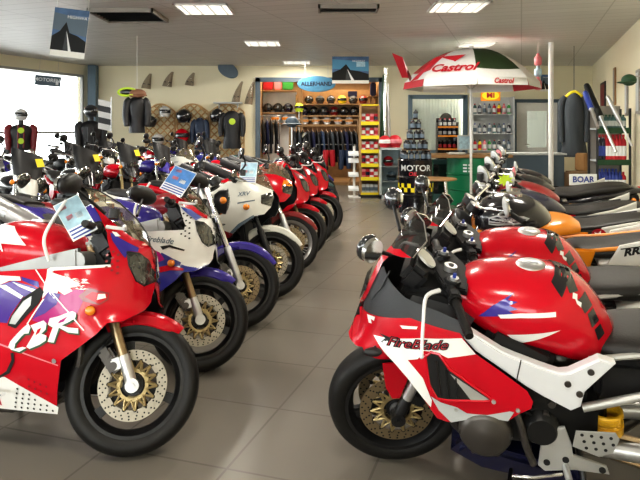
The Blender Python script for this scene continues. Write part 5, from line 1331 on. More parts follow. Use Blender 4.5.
# left cabinet of the alcove
r = thing('display_cabinet', 'tall white display board with shelves at the left of the alcove', 'cabinet', (A(279,0,SD).x, SD, .08)); wl = A(297,0,SD).x-A(262,0,SD).x
m = MB(); m.box((0,.2,1.25),(wl,.05,2.5)); m.build('back_panel', 'white_flat', r); zt = [A(0,90.5,SD).z, A(0,112.5,SD).z, A(0,123,SD).z]
for z in zt: m = MB(); m.box((0,0,z-.08-.02),(wl,.42,.04)); m.build('shelf_board', 'wood_light', r)
m = MB(); m.box((-wl/2,0,1.2),(.04,.42,2.4)); m.box((wl/2,0,1.2),(.04,.42,2.4)); m.build('upright', 'wood_light', r)
for i, px in enumerate((268,278,288)): make_helmet('%s dark helmet before the white board at the left of the alcove' % ORD[i], (A(px,0,SD).x, SD-.05, zt[1]), -90, cols[i], 'helmets before the white board', 1.05, trim='bronze')
for i, px in enumerate((276,286)): make_helmet('orange and white helmet, %s of two under the dark ones' % ORD[i], (A(px,0,SD).x, SD-.05, zt[2]), -90, 'helmet_white', 'orange and white helmets', .95, visor='orange', trim='orange')
make_helmet('lime yellow helmet between the white board and the shelf unit', (A(299,0,SD-.3).x, SD-.3, A(0,112,SD-.3).z), -90, 'lime', None, 1.0)
m = thing('helmet_post', 'thin post carrying the lime yellow helmet', 'post', (A(299,0,SD-.3).x, SD-.3, .08)); k = MB(); k.cyl((0,0,0),(0,0,A(0,112,SD-.3).z-.075), .03, n=10); k.cyl((0,0,0),(0,0,.02), .14, n=16); k.build('pole', 'silver', m)
def bag(label, px, py, w_, h_, mat_, d=SD, name='travel_bag', dep=.25):
    p = A(px, py, d); r = thing(name, label, 'bag', p); m = MB(); m.box((0,0,h_/2),(w_,dep,h_), bev=.03); m.build('body', mat_, r); m = MB(); m.tube([(-w_*.2,0,h_),(-w_*.15,0,h_+.05),(w_*.15,0,h_+.05),(w_*.2,0,h_)], .012, n=6); m.build('handle', 'plastic', r); return r
for lab, px, w_, h_, c_ in (('red bag on top of the white board in the alcove', 268, .29, .33, 'redflat'),('white and red bag between the red and green ones', 278, .22, .30, 'pink'),('green bag on top of the white board in the alcove', 288, .30, .33, 'greenflat')):
    bag(lab, px, 90, w_, h_, c_)
def box_item(name, label, cat_, p, dims, mats, group=None, rz=0, band=None, lid=None):
    r = thing(name, label, cat_, p, rz, group); m = MB(); w_, d_, h_ = dims; m.box((0,0,h_/2), dims, bev=min(dims)*.06)
    if band: m.box((0,0,h_*band[0]),(w_*1.01,d_*1.01,h_*band[1]), 1)
    m.build('carton', mats, r); return r
box_item('storage_box', 'dark blue box above the helmet shelves, under the highway poster', 'box', A(352.5,99.2,SD+.0) + Vector((0,-.0,.07)), (.26,.2,.16), ['cloth_navy'])
bag('tall dark blue bag at the right end of the alcove top', 373, 96, .16, .38, 'cloth_navy', SD-.35)
m = thing('bag_hook', 'hook rail carrying the dark blue bag', 'hook', (A(373,0,SD-.35).x, SD-.35, A(0,96,SD-.35).z)); k = MB(); k.box((0,.2,-.02),(.3,.6,.03)); k.build('rail', 'wood', m)
k = MB(); k.box((0,.5,-.3),(.1,.06,.6)); k.build('bracket', 'wood', m)
# dark garments hung on the left
def garment(label, x, y, ztop, h, wid, mat_, group, trousers=False, rz=90):
    r = thing('garment', label, 'garment', (x,y,ztop-h), rz, group); m = MB()
    if trousers:
        for s_ in (-1, 1): m.tube([(0,s_*.07,h),(0,s_*.09,h*.5),(0,s_*.10,0)], [.085,.075,.06], n=10, smooth=3)
    else:
        b, ar = jacket_mb(h, wid, .07, .62, arms=.9); m = b
        for a_ in ar: m.merge(a_)
    m.v = [Vector((q.x*(1 if trousers else .55), q.y, q.z)) for q in m.v]
    m.build('cloth', mat_, r); k = MB(); k.tube([(0,-.16,h-.05),(0,0,h+.02),(0,.16,h-.05)], .009, n=5); k.tube([(0,0,h+.02),(0,0,h+.09),(0,.02,h+.115),(0,.03,h+.09)], .006, n=5); k.build('hanger', 'wood_light', r)
    return r
r = thing('clothes_rail', 'short clothes rail at the left inside the alcove', 'clothes rack', (A(269,0,17.4).x, 17.4, .08)); m = MB(); zr = A(0,116,17.4).z-.08; m.cyl((-.3,0,zr),(.3,0,zr), .015, n=8)
for s_ in (-.3,.3): m.cyl((s_,0,0),(s_,0,zr), .018, n=8)
m.build('rail_frame', 'silver', r)
for i, px in enumerate((263,267,271,276)): garment('%s dark jacket from the left on the short alcove rail' % ORD[i], A(px,0,17.4).x, 17.4, A(0,116,17.4).z-.09, .95, .20, ['leather','cloth_navy','leather','leather'][i], 'jackets on the short rail', rz=8)
# clothes rack with row of trousers and jackets
CD = 16.2; x0, x1 = A(290,0,CD).x, A(358,0,CD).x; zr = A(0,126,CD).z
r = thing('clothes_rack', 'wooden clothes rack with splayed legs before the alcove shelves', 'clothes rack', ((x0+x1)/2, CD, 0)); hw = (x1-x0)/2
m = MB(); m.cyl((-hw,0,zr),(hw,0,zr), .022, n=10); m.build('rail', 'wood_light', r)
for s_ in (-1, 1):
    m = MB(); m.tube([(s_*hw,0,zr+.05),(s_*hw,0,.45)], .032, n=8); m.build('post', 'wood_light', r)
    for t in (-1, 1): m = MB(); m.tube([(s_*hw,0,.5),(s_*hw+t*.28,t*.1,.01)], .026, n=8); m.build('leg', 'wood_light', r)
m = MB(); m.box((0,.0,zr+.16),(2*hw,.3,.03)); m.box((-hw,0,zr+.08),(.03,.3,.16)); m.box((hw,0,zr+.08),(.03,.3,.16)); m.build('top_board', 'wood_light', r)
gm = ['leather','cloth_gray','leather','leather','cloth_navy','leather','leather_blue','leather','cloth_gray','leather','leather','cloth_navy','leather','leather']
for i in range(14):
    lab = '%s dark garment from the left on the wooden clothes rack' % ORD[i]
    garment(lab, x0+.1+(2*hw-.2)*i/13, CD, zr-.115, .82+.1*((i*5) % 3), .19, gm[i], 'garments on the wooden rack', rz=12)
garment('bright red trousers hung low at the front of the clothes rack', A(329,0,CD-.25).x, CD-.25, A(0,150,CD-.25).z, .42, .2, 'redflat', None, True)
garment('dark blue jeans hung low at the front of the clothes rack', A(345,0,CD-.25).x, CD-.25, A(0,150,CD-.25).z, .48, .2, 'leather_blue', None, True)
m = thing('low_hanging_bar', 'thin metal bar holding the red trousers and blue jeans', 'bar', ((x0+x1)/2, CD-.25, 0)); k = MB(); zz = A(0,149,CD-.25).z+.115; k.cyl((-.2,0,zz),(hw-.1,0,zz), .012, n=8); k.build('rail', 'silver', m)
for x in (-.2, hw-.1): k = MB(); k.cyl((x,0,0),(x,0,zz), .014, n=8); k.build('post', 'silver', m)
p = A(292,120,15.6); r = thing('grey_cap', 'pale blue-grey cap on a stand left of the clothes rack', 'cap', (p.x,p.y,p.z-.1)); m = MB(); m.ball((0,0,.05),(.17,.15,.14), 18, 10); m.ball((.0,-.08,.0),(.26,.22,.03), 18, 6); m.build('crown_and_brim', 'slate', r)
r = thing('cap_stand', 'slim stand under the blue-grey cap', 'stand', (p.x,p.y,0)); m = MB(); m.cyl((0,0,0),(0,0,p.z-.135), .025, n=10); m.cyl((0,0,0),(0,0,.02), .16, n=18); m.build('pole', 'silver', r)
p = A(316.5,84,BACK-.75); r = thing('oval_sign', 'blue oval sign with dark lettering hanging at the alcove header', 'sign', p); m = MB(); m.lathe([(0,-.02),(.97,-.02),(1,0),(.97,.02),(0,.02)], axis='y', n=40); m.v = [Vector((q.x*.50, q.y, q.z*.21)) for q in m.v]; m.text('ALLERHAND', Matrix.Translation((0,-.024,.0)) @ Matrix.Rotation(PI/2,4,'X'), size=.15, mat=1, bold=.003, wide=.95); m.build('panel', ['skyblue','navy'], r)
for x in (-.3,.3): m = MB(); m.cyl((x,0,.15),(x,0,CEIL-p.z-.001), .004, n=5); m.build('string', 'lightgray', r)
# ---------------------------------------------------------------- display rack, cabinet, drums, counter, parasol
RD = 13.3; xa, xb = A(361,0,RD).x, A(379,0,RD).x; hw = (xb-xa)/2
r = thing('display_rack', 'tall narrow rack with yellow shelf edges and boxed parts', 'display rack', ((xa+xb)/2, RD+.2, 0)); zt = A(0,105,RD).z
m = MB()
for s_ in (-1, 1): m.box((s_*hw,0,zt/2),(.03,.40,zt))
m.build('side_panel', 'yellow_wood', r) if 'yellow_wood' in M else m.build('side_panel', 'wood_light', r)
m = MB(); m.box((0,.2,zt/2),(2*hw,.015,zt)); m.build('back_panel', 'wood', r)
m = MB(); m.box((0,0,.03),(2*hw+.1,.46,.06), bev=.01); m.build('base', 'plastic', r)
ZT = [A(0,y,RD).z for y in (194,178.5,165,151,137,123)]
for z in ZT: m = MB(); m.box((0,0,z),(2*hw-.03,.38,.02)); m.build('shelf_board', 'lightgray', r); m = MB(); m.box((0,-.20,z-.005),(2*hw,.015,.075)); m.build('shelf_edge', 'yellow', r)
m = MB(); m.box((0,-.05,zt+.0),(2*hw,.3,.03)); m.build('top_board', 'yellow', r)
cc = [['redflat','white_flat'],['pink','redflat'],['redflat','navy'],['white_flat','redflat'],['redflat','paper'],['lightgray','redflat']]
tn = ['lowest','second','third','fourth','fifth','top']
for j, z in enumerate(ZT):
    for i in range(4):
        c_ = cc[(j+i) % 6] if j else ['lightgray','slate']
        box_item('parts_box', '%s box from the left on the %s tier of the yellow-edged rack' % (ORD[i], tn[j]), 'box', ((xa+xb)/2-hw+.06+(2*hw-.12)*i/3, RD+.12, z+.01), (.075,.16,.19), c_, 'boxed parts on the yellow-edged rack', band=(.5,.4))
m = thing('leaflet_stand', 'white stand with tilted leaflet trays left of the yellow-edged rack', 'leaflet stand', (A(354.5,0,RD).x, RD+.1, 0)); k = MB(); k.box((0,.05,.55),(.05,.05,1.1)); k.box((0,.0,.01),(.25,.3,.02)); k.build('post', 'white_flat', m)
for z in (.95,.80,.5,.2): k = MB(); k.box((-.02,-.05,z),(.22,.16,.015), R=Matrix.Rotation(RAD(28),3,'X')); k.box((-.02,-.12,z-.03),(.22,.012,.05)); k.build('tray', 'card_white', m)
# glass cabinet
GD = 13.0; xa, xb = A(380.5,0,GD).x, A(402,0,GD).x; hw = (xb-xa)/2; zt = A(0,148,GD).z
r = thing('glass_cabinet', 'pale glass-fronted cabinet beside the yellow-edged rack', 'cabinet', ((xa+xb)/2, GD+.25, 0)); m = MB(); t = .025
m.box((0,.22,zt/2),(2*hw,.03,zt)); m.box((-hw+t/2,0,zt/2),(t,.45,zt)); m.box((hw-t/2,0,zt/2),(t,.45,zt)); m.box((0,0,zt-.02),(2*hw,.47,.04)); m.box((0,0,.04),(2*hw,.45,.08)); m.build('carcass', 'cabinet', r)
for z in (.36,.68): k = MB(); k.box((0,0,z),(2*hw-.05,.4,.015)); k.build('shelf_board', 'lightgray', r)
k = MB(); k.box((0,-.215,zt/2+.02),(2*hw-.05,.008,zt-.12)); k.build('glass_door', 'clear', r)
make_helmet('red helmet inside the glass cabinet', ((xa+xb)/2-.04, GD+.2, .688), -90, 'redflat', None, .8)
make_helmet('small teal helmet on the lower shelf of the glass cabinet', ((xa+xb)/2+.03, GD+.2, .368), -90, 'slate', None, .8)
make_helmet('red and white helmet on top of the glass cabinet, left', (A(386,0,GD).x, GD+.2, zt), -90, 'redflat', None, 1.0, visor='white_flat')
make_helmet('red helmet on top of the glass cabinet, right', (A(396,0,GD).x, GD+.2, zt), -80, 'redflat', None, 1.05, visor='pink')
make_helmet('white helmet behind the two red ones on the glass cabinet', (A(386,0,GD).x+.02, GD+.36, zt), -90, 'helmet_white', None, 1.1) if False else None
m = thing('exhaust_display', 'bundle of upright silver exhaust pipes behind the glass cabinet', 'exhaust pipes', (A(385,0,13.9).x, 13.9, 0)); k = MB(); zt2 = A(0,68,13.9).z
k.tube([(0,0,0),(0,0,1.2),(.0,0,2.2),(.03,0,zt2)], [.03,.03,.05,.05], n=12); k.build('pipe', 'chrome', m); k = MB(); k.tube([(.09,.02,0),(.09,.02,1.4),(.06,.02,zt2-.35)], [.035,.045,.03], n=12); k.build('pipe', 'silver', m)
k = MB(); k.tube([(-.1,.02,0),(-.08,.02,1.3),(-.03,.02,zt2-.15)], [.03,.05,.02], n=12); k.build('pipe', 'green_dark', m); k = MB(); k.box((0,0,.02),(.4,.3,.04)); k.build('base', 'plastic', m)
# oil drum with pyramid of cans
DD = 10.96; dx = A(415.5,0,DD).x; zt = A(0,159,DD).z; R_ = .31
r = thing('oil_drum', 'black oil drum with chequered band under the pyramid of cans', 'oil drum', (dx, DD, 0)); m = MB()
m.lathe([(0,0),(R_,0),(R_+.008,.012),(R_,.03),(R_,zt*.33),(R_+.012,zt*.345),(R_,zt*.36),(R_,zt*.66),(R_+.012,zt*.675),(R_,zt*.69),(R_,zt-.03),(R_+.008,zt-.012),(R_,zt),(R_-.02,zt-.012),(0,zt-.012)], n=40)
def on_drum(a, z, o=.002): return Vector(((R_+o)*math.sin(a), -(R_+o)*math.cos(a), z))
for i in range(24):
    for j in range(2):
        if (i+j) % 2 == 0:
            a = -PI*.8+i*.21; z = zt*.40+j*.075; m.add([on_drum(a,z),on_drum(a+.21,z),on_drum(a+.21,z+.075),on_drum(a,z+.075)], [(0,1,2,3)], 1)
t = text2d('MOTOR', .16, .003, 0); m.add([on_drum(-.15+q.x/R_, zt*.84+q.y*.9, .003) for q in t.v], t.f, 2)
t = text2d('OIL', .10, .003, .2); m.add([on_drum(-.3+q.x/R_, zt*.735+q.y*.9, .003) for q in t.v], t.f, 3)
m.build('barrel', ['black_paint','yellow','lightgray','redflat'], r)
can0 = None
def can(loc):
    global can0
    if can0 is None:
        can0 = thing('oil_can', 'black oil can in the pyramid on the black drum', 'oil can', loc, 0, 'oil cans in the pyramid')
        m = MB(); m.lathe([(0,0),(.040,0),(.043,.006),(.043,.125),(.040,.135),(.018,.148),(.018,.158),(0,.158)], n=14); m.lathe([(.0436,.03),(.0436,.10)], n=14, mat=1); m.build('body', ['black_paint','slate'], can0)
        c = MB(); c.cyl((0,0,.158),(0,0,.172), .017, n=10); c.build('cap', 'plastic', can0)
    else: copy_tree(can0, 'black oil can in the pyramid on the black drum', loc)
h0 = zt-.012
for lv, n_ in enumerate((5,4,3,2,1)):
    p_ = .100
    for i in range(n_):
        for j in range(n_):
            if i in (0, n_-1) or j == 0: can((dx+(i-(n_-1)/2)*p_, DD+(j-(n_-1)/2)*p_, h0+lv*.1785))
    if lv < 4:
        w_ = n_*p_; b = thing('cardboard_sheet', '%s separator sheet from below between the can layers' % ORD[lv], 'sheet', (dx, DD, h0+lv*.1785+.1725), 0, 'separator sheets between can layers'); m = MB(); m.box((0,0,.0025),(w_,w_,.004)); m.build('sheet', 'cardboard', b)
# round table with chrome legs
TD = 10.2; tx = A(436,0,TD).x; zt = A(0,178,TD).z
r = thing('round_table', 'round wood-topped table with chrome legs before the black drum', 'table', (tx, TD, 0)); m = MB(); m.lathe([(0,zt-.03),(.33,zt-.03),(.345,zt-.015),(.33,zt),(0,zt)], n=40); m.build('tabletop', 'wood', r)
for a in (.5,2.1,3.7,5.3): m = MB(); m.tube([(.2*math.cos(a),.2*math.sin(a),zt-.03),(.27*math.cos(a),.27*math.sin(a),.0)], .02, n=10); m.build('leg', 'chrome', r)
m = MB(); m.lathe([(.215,.2),(.235,.2),(.235,.22),(.215,.22)], n=32, closed=True); m.build('foot_ring', 'chrome', r)
# green drum and counter
GD2 = 12.0; gx = A(472,0,GD2).x; zt = A(0,157,GD2).z; R2 = .44
r = thing('oil_drum', 'large green ribbed drum carrying the wooden counter top', 'oil drum', (gx, GD2+.2, 0)); m = MB()
m.lathe([(0,0),(R2,0),(R2,zt*.3),(R2+.02,zt*.32),(R2,zt*.34),(R2,zt*.62),(R2+.02,zt*.64),(R2,zt*.66),(R2,zt-.02),(R2+.01,zt-.01),(0,zt-.008)], n=44)
for j in range(3):
    for i in range(2): a = -.5+i*.22; m.add([Vector(((R2+.022)*math.sin(a+u),-(R2+.022)*math.cos(a+u),zt*.70+.06*j+v)) for u, v in ((0,0),(.16,0),(.16,.03),(0,.03))], [(0,1,2,3)], 1)
m.build('barrel', ['green','card_white'], r)
r = thing('counter_top', 'long wooden counter top lying on the green drum', 'counter top', (0,0,zt-.008)); m = MB(); a, b = A(429,0,GD2).x, A(509,0,GD2).x; m.box(((a+b)/2, GD2+.2, .03),(b-a,.95,.06), bev=.01); m.build('board', 'wood', r)
zc = zt-.008+.06
r = thing('sales_counter', 'grey sales counter reaching from the drum to the white column', 'counter', (A(534,0,12.7).x, 12.9, 0)); wc = A(562,0,12.7).x-A(505,0,12.7).x; m = MB(); m.box((0,0,.47),(wc,.6,.94), bev=.01); m.build('carcass', 'slate', r)
m = MB(); m.box((0,-.02,.96),(wc+.05,.72,.04), bev=.008); m.build('worktop', 'lightgray', r)
r = thing('sales_counter', 'dark teal glazed counter section left of the green drum', 'counter', (A(441,0,12.6).x, 12.9, 0)); wc = A(452,0,12.6).x-A(429,0,12.6).x; m = MB(); m.box((0,0,.42),(wc,.5,.84), bev=.01); m.build('carcass', 'teal', r)
m = MB(); m.box((0,-.255,.45),(wc-.08,.008,.6)); m.build('glass_front', 'visor', r)
p = A(457,153,GD2); r = thing('paper_stack', 'loose white papers on the counter by the parasol pole', 'papers', (p.x, GD2+.05, zc)); m = MB()
for i in range(6): m.box((.02*math.sin(i*3),.015*math.cos(i*5),.004+.006*i),(.30,.21,.005), R=Matrix.Rotation(.3*math.sin(i*2),3,'Z'))
m.build('sheets', 'paper', r)
p = A(464.5,149,GD2+.35); r = thing('computer_screen', 'pale blue computer screen on the counter', 'computer screen', (p.x, GD2+.4, zc)); m = MB(); m.box((0,.0,.22),(.26,.05,.30), bev=.01); m.build('housing', 'lightgray', r); m = MB(); m.box((0,-.027,.22),(.22,.004,.25)); m.build('screen_face', 'card_blue', r); m = MB(); m.box((0,.03,.04),(.05,.05,.1)); m.box((0,.02,.006),(.2,.16,.012)); m.build('foot', 'plastic_gray', r)
# bottle racks
bot0 = {}
def bottle(label, loc, mats, r_=.04, h=.2, group=None, rz=0, flat=1.):
    k = (tuple(mats), r_, h, flat)
    if k in bot0:
        return copy_tree(bot0[k], label, loc, rz, group=group)
    b = thing('bottle', label, 'bottle', loc, rz, group); m = MB(); m.lathe([(0,0),(r_*.95,0),(r_,h*.04),(r_,h*.66),(r_*.85,h*.76),(r_*.38,h*.85),(r_*.38,h*.90),(0,h*.90)], n=14); m.lathe([(r_*1.015,h*.15),(r_*1.015,h*.55)], n=14, mat=1)
    m.v = [Vector((q.x, q.y*flat, q.z)) for q in m.v]; m.build('body', [mats[0], mats[1]], b); m = MB(); m.cyl((0,0,h*.89),(0,0,h), r_*.42, n=12); m.build('cap', mats[2], b); bot0[k] = b; return b
BD = 12.9; bx = A(447,0,BD).x; w_ = A(457,0,BD).x-A(437,0,BD).x
r = thing('bottle_rack', 'black rack of bottles with an orange shelf edge before the blind', 'bottle rack', (bx, BD, .84)); zb = [A(0,149,BD).z-.84, A(0,136,BD).z-.84, A(0,127,BD).z-.84]; zb[0] = max(zb[0], .01)
m = MB(); zt = A(0,118,BD).z-.84
for s_ in (-1, 1): m.box((s_*w_/2,0,zt*.45),(.02,.2,zt*.9))
m.box((0,.11,zt*.5),(w_,.015,zt)); m.lathe([(0,-.007),(w_*.3,-.007),(w_*.3,.007),(0,.007)], c=(0,.11,zt*.98), axis='y', n=24); m.build('frame', 'black_paint', r)
for i, z in enumerate(zb): m = MB(); m.box((0,0,z),(w_,.2,.015)); m.box((0,-.1,z),(w_,.01,.035), 1); m.build('shelf_board', ['plastic','orange'], r)
tn = ['bottom','middle','top']
for j, z in enumerate(zb):
    for i in range(4): bottle('%s dark bottle from the left on the %s shelf of the black rack' % (ORD[i], tn[j]), (bx-w_/2+.06+(w_-.12)*i/3, BD-.02, .84+z+.0075), (['black_paint','redflat','plastic'],['navy','lightgray','redflat'],['black_paint','lightgray','redflat'])[j], .036, .17, 'bottles on the black rack')
SD2 = 15.6; xa, xb = A(471,0,SD2).x, A(512,0,SD2).x; hw = (xb-xa)/2; sx_ = (xa+xb)/2
r = thing('wall_shelving', 'pale shelving of bottles behind the counter, right of the parasol pole', 'shelving', (sx_, SD2, 0)); zt = A(0,97,SD2).z; m = MB()
for s_ in (-1, 1): m.box((s_*hw,0,zt/2),(.03,.35,zt))
m.box((0,.18,zt/2),(2*hw,.02,zt)); m.build('frame', 'lightgray', r); zs = [A(0,y,SD2).z for y in (150,133,114)]
for z in zs: m = MB(); m.box((0,0,z-.012),(2*hw,.35,.024)); m.build('shelf_board', 'lightgray', r)
pal = [['redflat','white_flat','plastic'],['greenflat','lightgray','white_flat'],['lightgray','slate','blueflat'],['yellow','redflat','plastic'],['teal','white_flat','redflat'],['slate','lightgray','plastic'],['pink','white_flat','redflat'],['navy','lightgray','white_flat']]
for j, z in enumerate(zs):
    for i in range(8):
        hh = .26 if j != 1 else .24
        bottle('%s bottle from the left on the %s shelf behind the counter' % (ORD[i], tn[j]), (sx_-hw+.09+(2*hw-.18)*i/7, SD2-.03, z), pal[(i*3+j*2) % 8] if j != 1 else pal[(2,5,7,2,4,5,2,7)[i]], .045, hh, 'bottles on the shelving behind the counter')
p = A(490.5,95.5,14.6); r = thing('yellow_sign', 'orange sign with a yellow oval and red letters under the parasol', 'sign', p); m = MB(); m.box((0,0,0),(.46,.02,.26), bev=.004); m.lathe([(0,-.016),(1,-.016),(1,-.010)], axis='y', n=32, mat=1); n0 = len(m.v)
m2 = MB(); m2.box((0,0,0),(.46,.02,.26), bev=.004); m2.add([Vector((.20*math.cos(2*PI*i/32),-.012,.105*math.sin(2*PI*i/32))) for i in range(32)], [list(range(32))], 1); m2.text('MI', Matrix.Translation((0,-.014,0)) @ Matrix.Rotation(PI/2,4,'X'), size=.16, mat=2, bold=.006, wide=1.2); m2.build('panel', ['orange','yellow','redflat'], r)
for x in (-.15,.15): k = MB(); k.cyl((x,0,.12),(x,0,CEIL-p.z-.001), .004, n=5); k.build('string', 'lightgray', r)
# parasol
UD = 11.5; ux = A(471,0,UD).x; zap = A(0,49,UD).z; zr = A(0,82,UD).z; RU = 1.22
r = thing('parasol', 'large red, white and green parasol with Castrol lettering standing at the counter', 'parasol', (ux, UD, 0)); N = 8
m = MB(); cols8 = {}
A0 = -PI*.75-.16
mats = ['white_flat','redflat','umb_green']
_m('umb_green', (.03,.06,.02), .7)
def upt(a, t): # t 0 apex .. 1 rim
    return Vector((RU*t*math.cos(a), RU*t*math.sin(a), zap-(zap-zr)*(t**2.3)))
cl = [0,2,0,1,0,2,0,1]
for k in range(N):
    a0 = A0+2*PI*k/N; a1 = a0+2*PI/N; vs = []
    for j in range(9):
        t = j/8
        for i in range(5):
            u = i/4; pA = upt(a0, t); pB = upt(a1, t); q = pA.lerp(pB, u); q.z -= .05*t*math.sin(PI*u)*.4; vs.append(q)
    low = 6
    fs = [(j*5+i,j*5+i+1,(j+1)*5+i+1,(j+1)*5+i) for j in range(8) for i in range(4)]
    o = len(m.v); m.add(vs, fs, cl[k])
    if cl[k] == 2 or k == 7:
        for q in range(len(m.f)-len(fs), len(m.f)):
            if (q-(len(m.f)-len(fs)))//4 >= 7: m.m[q] = 0
m.build('canopy', mats, r)
m = MB()
for k in range(N):
    a0 = A0+2*PI*k/N; a1 = a0+2*PI/N; pA, pB = upt(a0, 1), upt(a1, 1); d_ = Vector((0,0,-.13)); o = Vector((math.cos((a0+a1)/2), math.sin((a0+a1)/2), 0))*.03
    m.add([pA+Vector((0,0,.0)), pB, pB+d_+o, pA+d_+o], [(0,1,2,3)], cl[k] if cl[k] != 2 else 0)
    if k in (1,):
        mid = (pA+pB)/2; ax = (pB-pA).normalized(); T = Matrix.Translation(mid+d_*.5+o*1.4) @ Matrix(((ax.x,0,o.normalized().x,0),(ax.y,0,o.normalized().y,0),(0,1,0,0),(0,0,0,1)))
        m.text('Castrol', T, size=.12, mat=3, bold=.004, shear=.25)
m.build('valance', mats+['redflat'], r)
m = MB()   # lettering laid on the white front segment
a0 = A0; a1 = A0+2*PI/N; t = text2d('Castrol', .27, .009, .22)
wt = max(q.x for q in t.v)-min(q.x for q in t.v)
for q in [0]:
    vs = []
    for p_ in t.v:
        tt = .86-p_.y*.62; half = (upt(a1,tt)-upt(a0,tt)).length/2; u = .5+p_.x/(2*half); b_ = upt(a0,tt).lerp(upt(a1,tt),u); vs.append(b_+Vector((0,-.02,.008)))
    m.add(vs, t.f)
m.build('lettering', 'redflat', r)
m = MB()   # red flap turned up at the left rim
pL = Vector((-RU*1.0,-.25,zr)); m.add([pL+Vector((.05,0,-.02)), pL+Vector((-.10,-.1,.42)), pL+Vector((-.28,-.06,.50)), pL+Vector((-.06,.25,.08)), pL+Vector((.10,.1,.06))], [(0,1,2,3,4)], 0)
m.add([pL+Vector((.05,0,-.02)), pL+Vector((.55,-.35,.16)), pL+Vector((.95,-.5,.42)), pL+Vector((.5,-.1,.42))], [(0,1,2,3)], 0); m.build('turned_flap', 'redflat', r)
m = MB(); m.cyl((0,0,0),(0,0,zap+.02), .024, n=14); m.cyl((0,0,zap-.02),(0,0,zap+.06), .04, n=12); m.build('pole', 'white_flat', r)
m = MB(); m.lathe([(0,0),(.26,0),(.26,.08),(.06,.12),(0,.12)], n=28); m.build('base', 'plastic_gray', r)
for k in range(N):
    a = A0+2*PI*k/N; b = MB(); b.tube([upt(a,.02)-Vector((0,0,.02)), upt(a,.5)-Vector((0,0,.012)), upt(a,.98)-Vector((0,0,.012))], .007, n=5); b.tube([Vector((0,0,zr-.15)), upt(a,.55)-Vector((0,0,.015))], .006, n=5); b.build('rib', 'lightgray', r)
# hanging decoration and coat
p = A(538,90,12.2); r = thing('hanging_inflatables', 'string of pink and pale blue inflatable bottles hanging by the parasol', 'hanging decoration', (p.x,p.y,p.z)); z = 0; top = CEIL-p.z
for i, (c_, h_) in enumerate((('pink',.26),('card_blue',.22),('pink',.24))):
    m = MB(); m.tube([(0,0,z),(0,0,z+.03),(0,0,z+h_*.6),(0,0,z+h_*.8),(0,0,z+h_)], [.03,.07,.075,.035,.025], n=14, smooth=3); m.build('bottle_shape', c_, r); z += h_
m = MB(); m.cyl((0,0,z-.02),(0,0,top-.001), .006, n=6); m.build('cord', 'white_flat', r)
# ---------------------------------------------------------------- right wall
def RWP(d, off=0.):
    """point on the right wall at depth d, pushed off the wall into the room"""
    x = RW0.x + (d-RW0.y)*(RDIR.x/RDIR.y); n = Vector((RDIR.y, -RDIR.x, 0)); 
    if n.x > 0: n = -n
    return Vector((x, d, 0)) + n*off
RZ = math.degrees(math.atan2(-RDIR.y, -RDIR.x))
dirv = Vector((math.cos(RAD(RZ)), math.sin(RAD(RZ)), 0)); nv = Vector((-dirv.y, dirv.x, 0))
SHD = 10.2; sxa, sxb = A(593,0,SHD).x, 5.02; LN = sxb-sxa; SCX = (sxa+sxb)/2
r = thing('oil_shelving', 'metal shelving of oil bottles standing against the right wall', 'shelving', (SCX,SHD,0)); zs = [.48, .966, 1.48]
m = MB()
for u in (-LN/2, LN/2):
    for v in (-.16,.16): m.box((u,v,.90),(.03,.03,1.80))
m.build('upright', 'plastic_gray', r)
m = MB(); m.box((0,.17,.95),(LN,.012,1.8)); m.build('back_panel', 'shade', r)
for z in zs+[.08]: m = MB(); m.box((0,0,z-.015),(LN-.03,.34,.03)); m.build('shelf_board', 'lightgray', r)
for z in (1.48,.966): m = MB(); m.box((0,-.18,z-.04),(LN,.012,.09)); m.build('price_rail', 'green_dark', r)
rows = [(.48,['blueflat','card_white','blueflat'],.043,.29,8,'blue bottle with pale label','lowest'),(.966,['redflat','card_white','redflat'],.047,.41,8,'red and white bottle','middle'),(1.48,['teal','lightgray','green_dark'],.042,.22,8,'dark teal bottle','top')]
for z, mt, rr, hh, nn, nm, tier in rows:
    for i in range(nn):
        mm, n2 = mt, nm
        if tier == 'middle' and i < 2: mm, n2 = ['navy','blueflat','redflat'], 'navy bottle with red cap'
        if tier == 'lowest' and i > 6: mm, n2 = ['redflat','card_white','redflat'], 'red bottle'
        bottle('%s %s from the left, %s shelf by the right wall' % (ORD[i], n2, tier), (SCX-LN/2+.07+(LN-.14)*i/(nn-1), SHD-.08, z), mm, rr, hh, 'oil bottles by the right wall')
for i in range(6): bottle('%s blue bottle in the rear line of the lowest shelf by the right wall' % ORD[i], (SCX-LN/2+.12+(LN-.24)*i/5, SHD+.06, .48), ['blueflat','card_white','blueflat'], .043, .33, 'rear line of blue bottles')
# long silencers leaning
def leaning(label, a, b, mats, rr):
    r = thing('silencer_pipe', label, 'exhaust pipe', a); a = Vector(a); b = Vector(b)-a; m = MB(); m.tube([(0,0,0), b*.45, b*.5], [rr*.5,rr*.5,rr*.9], n=12); m.build('link_pipe', mats[0], r); m = MB(); m.tube([b*.48,b*.52,b*.95,b*.99,b], [rr*.6,rr,rr,rr*.8,rr*.5], n=16); m.build('silencer', mats[1], r); return r
leaning('black and silver exhaust pipe slanting down from the wall beside the grey jacket', A(616,152,9.7), A(586,84,10.4), ('silver','plastic'), .052)
leaning('slim silver exhaust pipe slanting above the green bottles', A(632,146,9.6), A(607,96,9.95), ('silver','silver'), .035)
leaning('blue exhaust pipe slanting behind the black one', A(598,128,9.5), A(585,92,10.2), ('silver','blueflat'), .045)
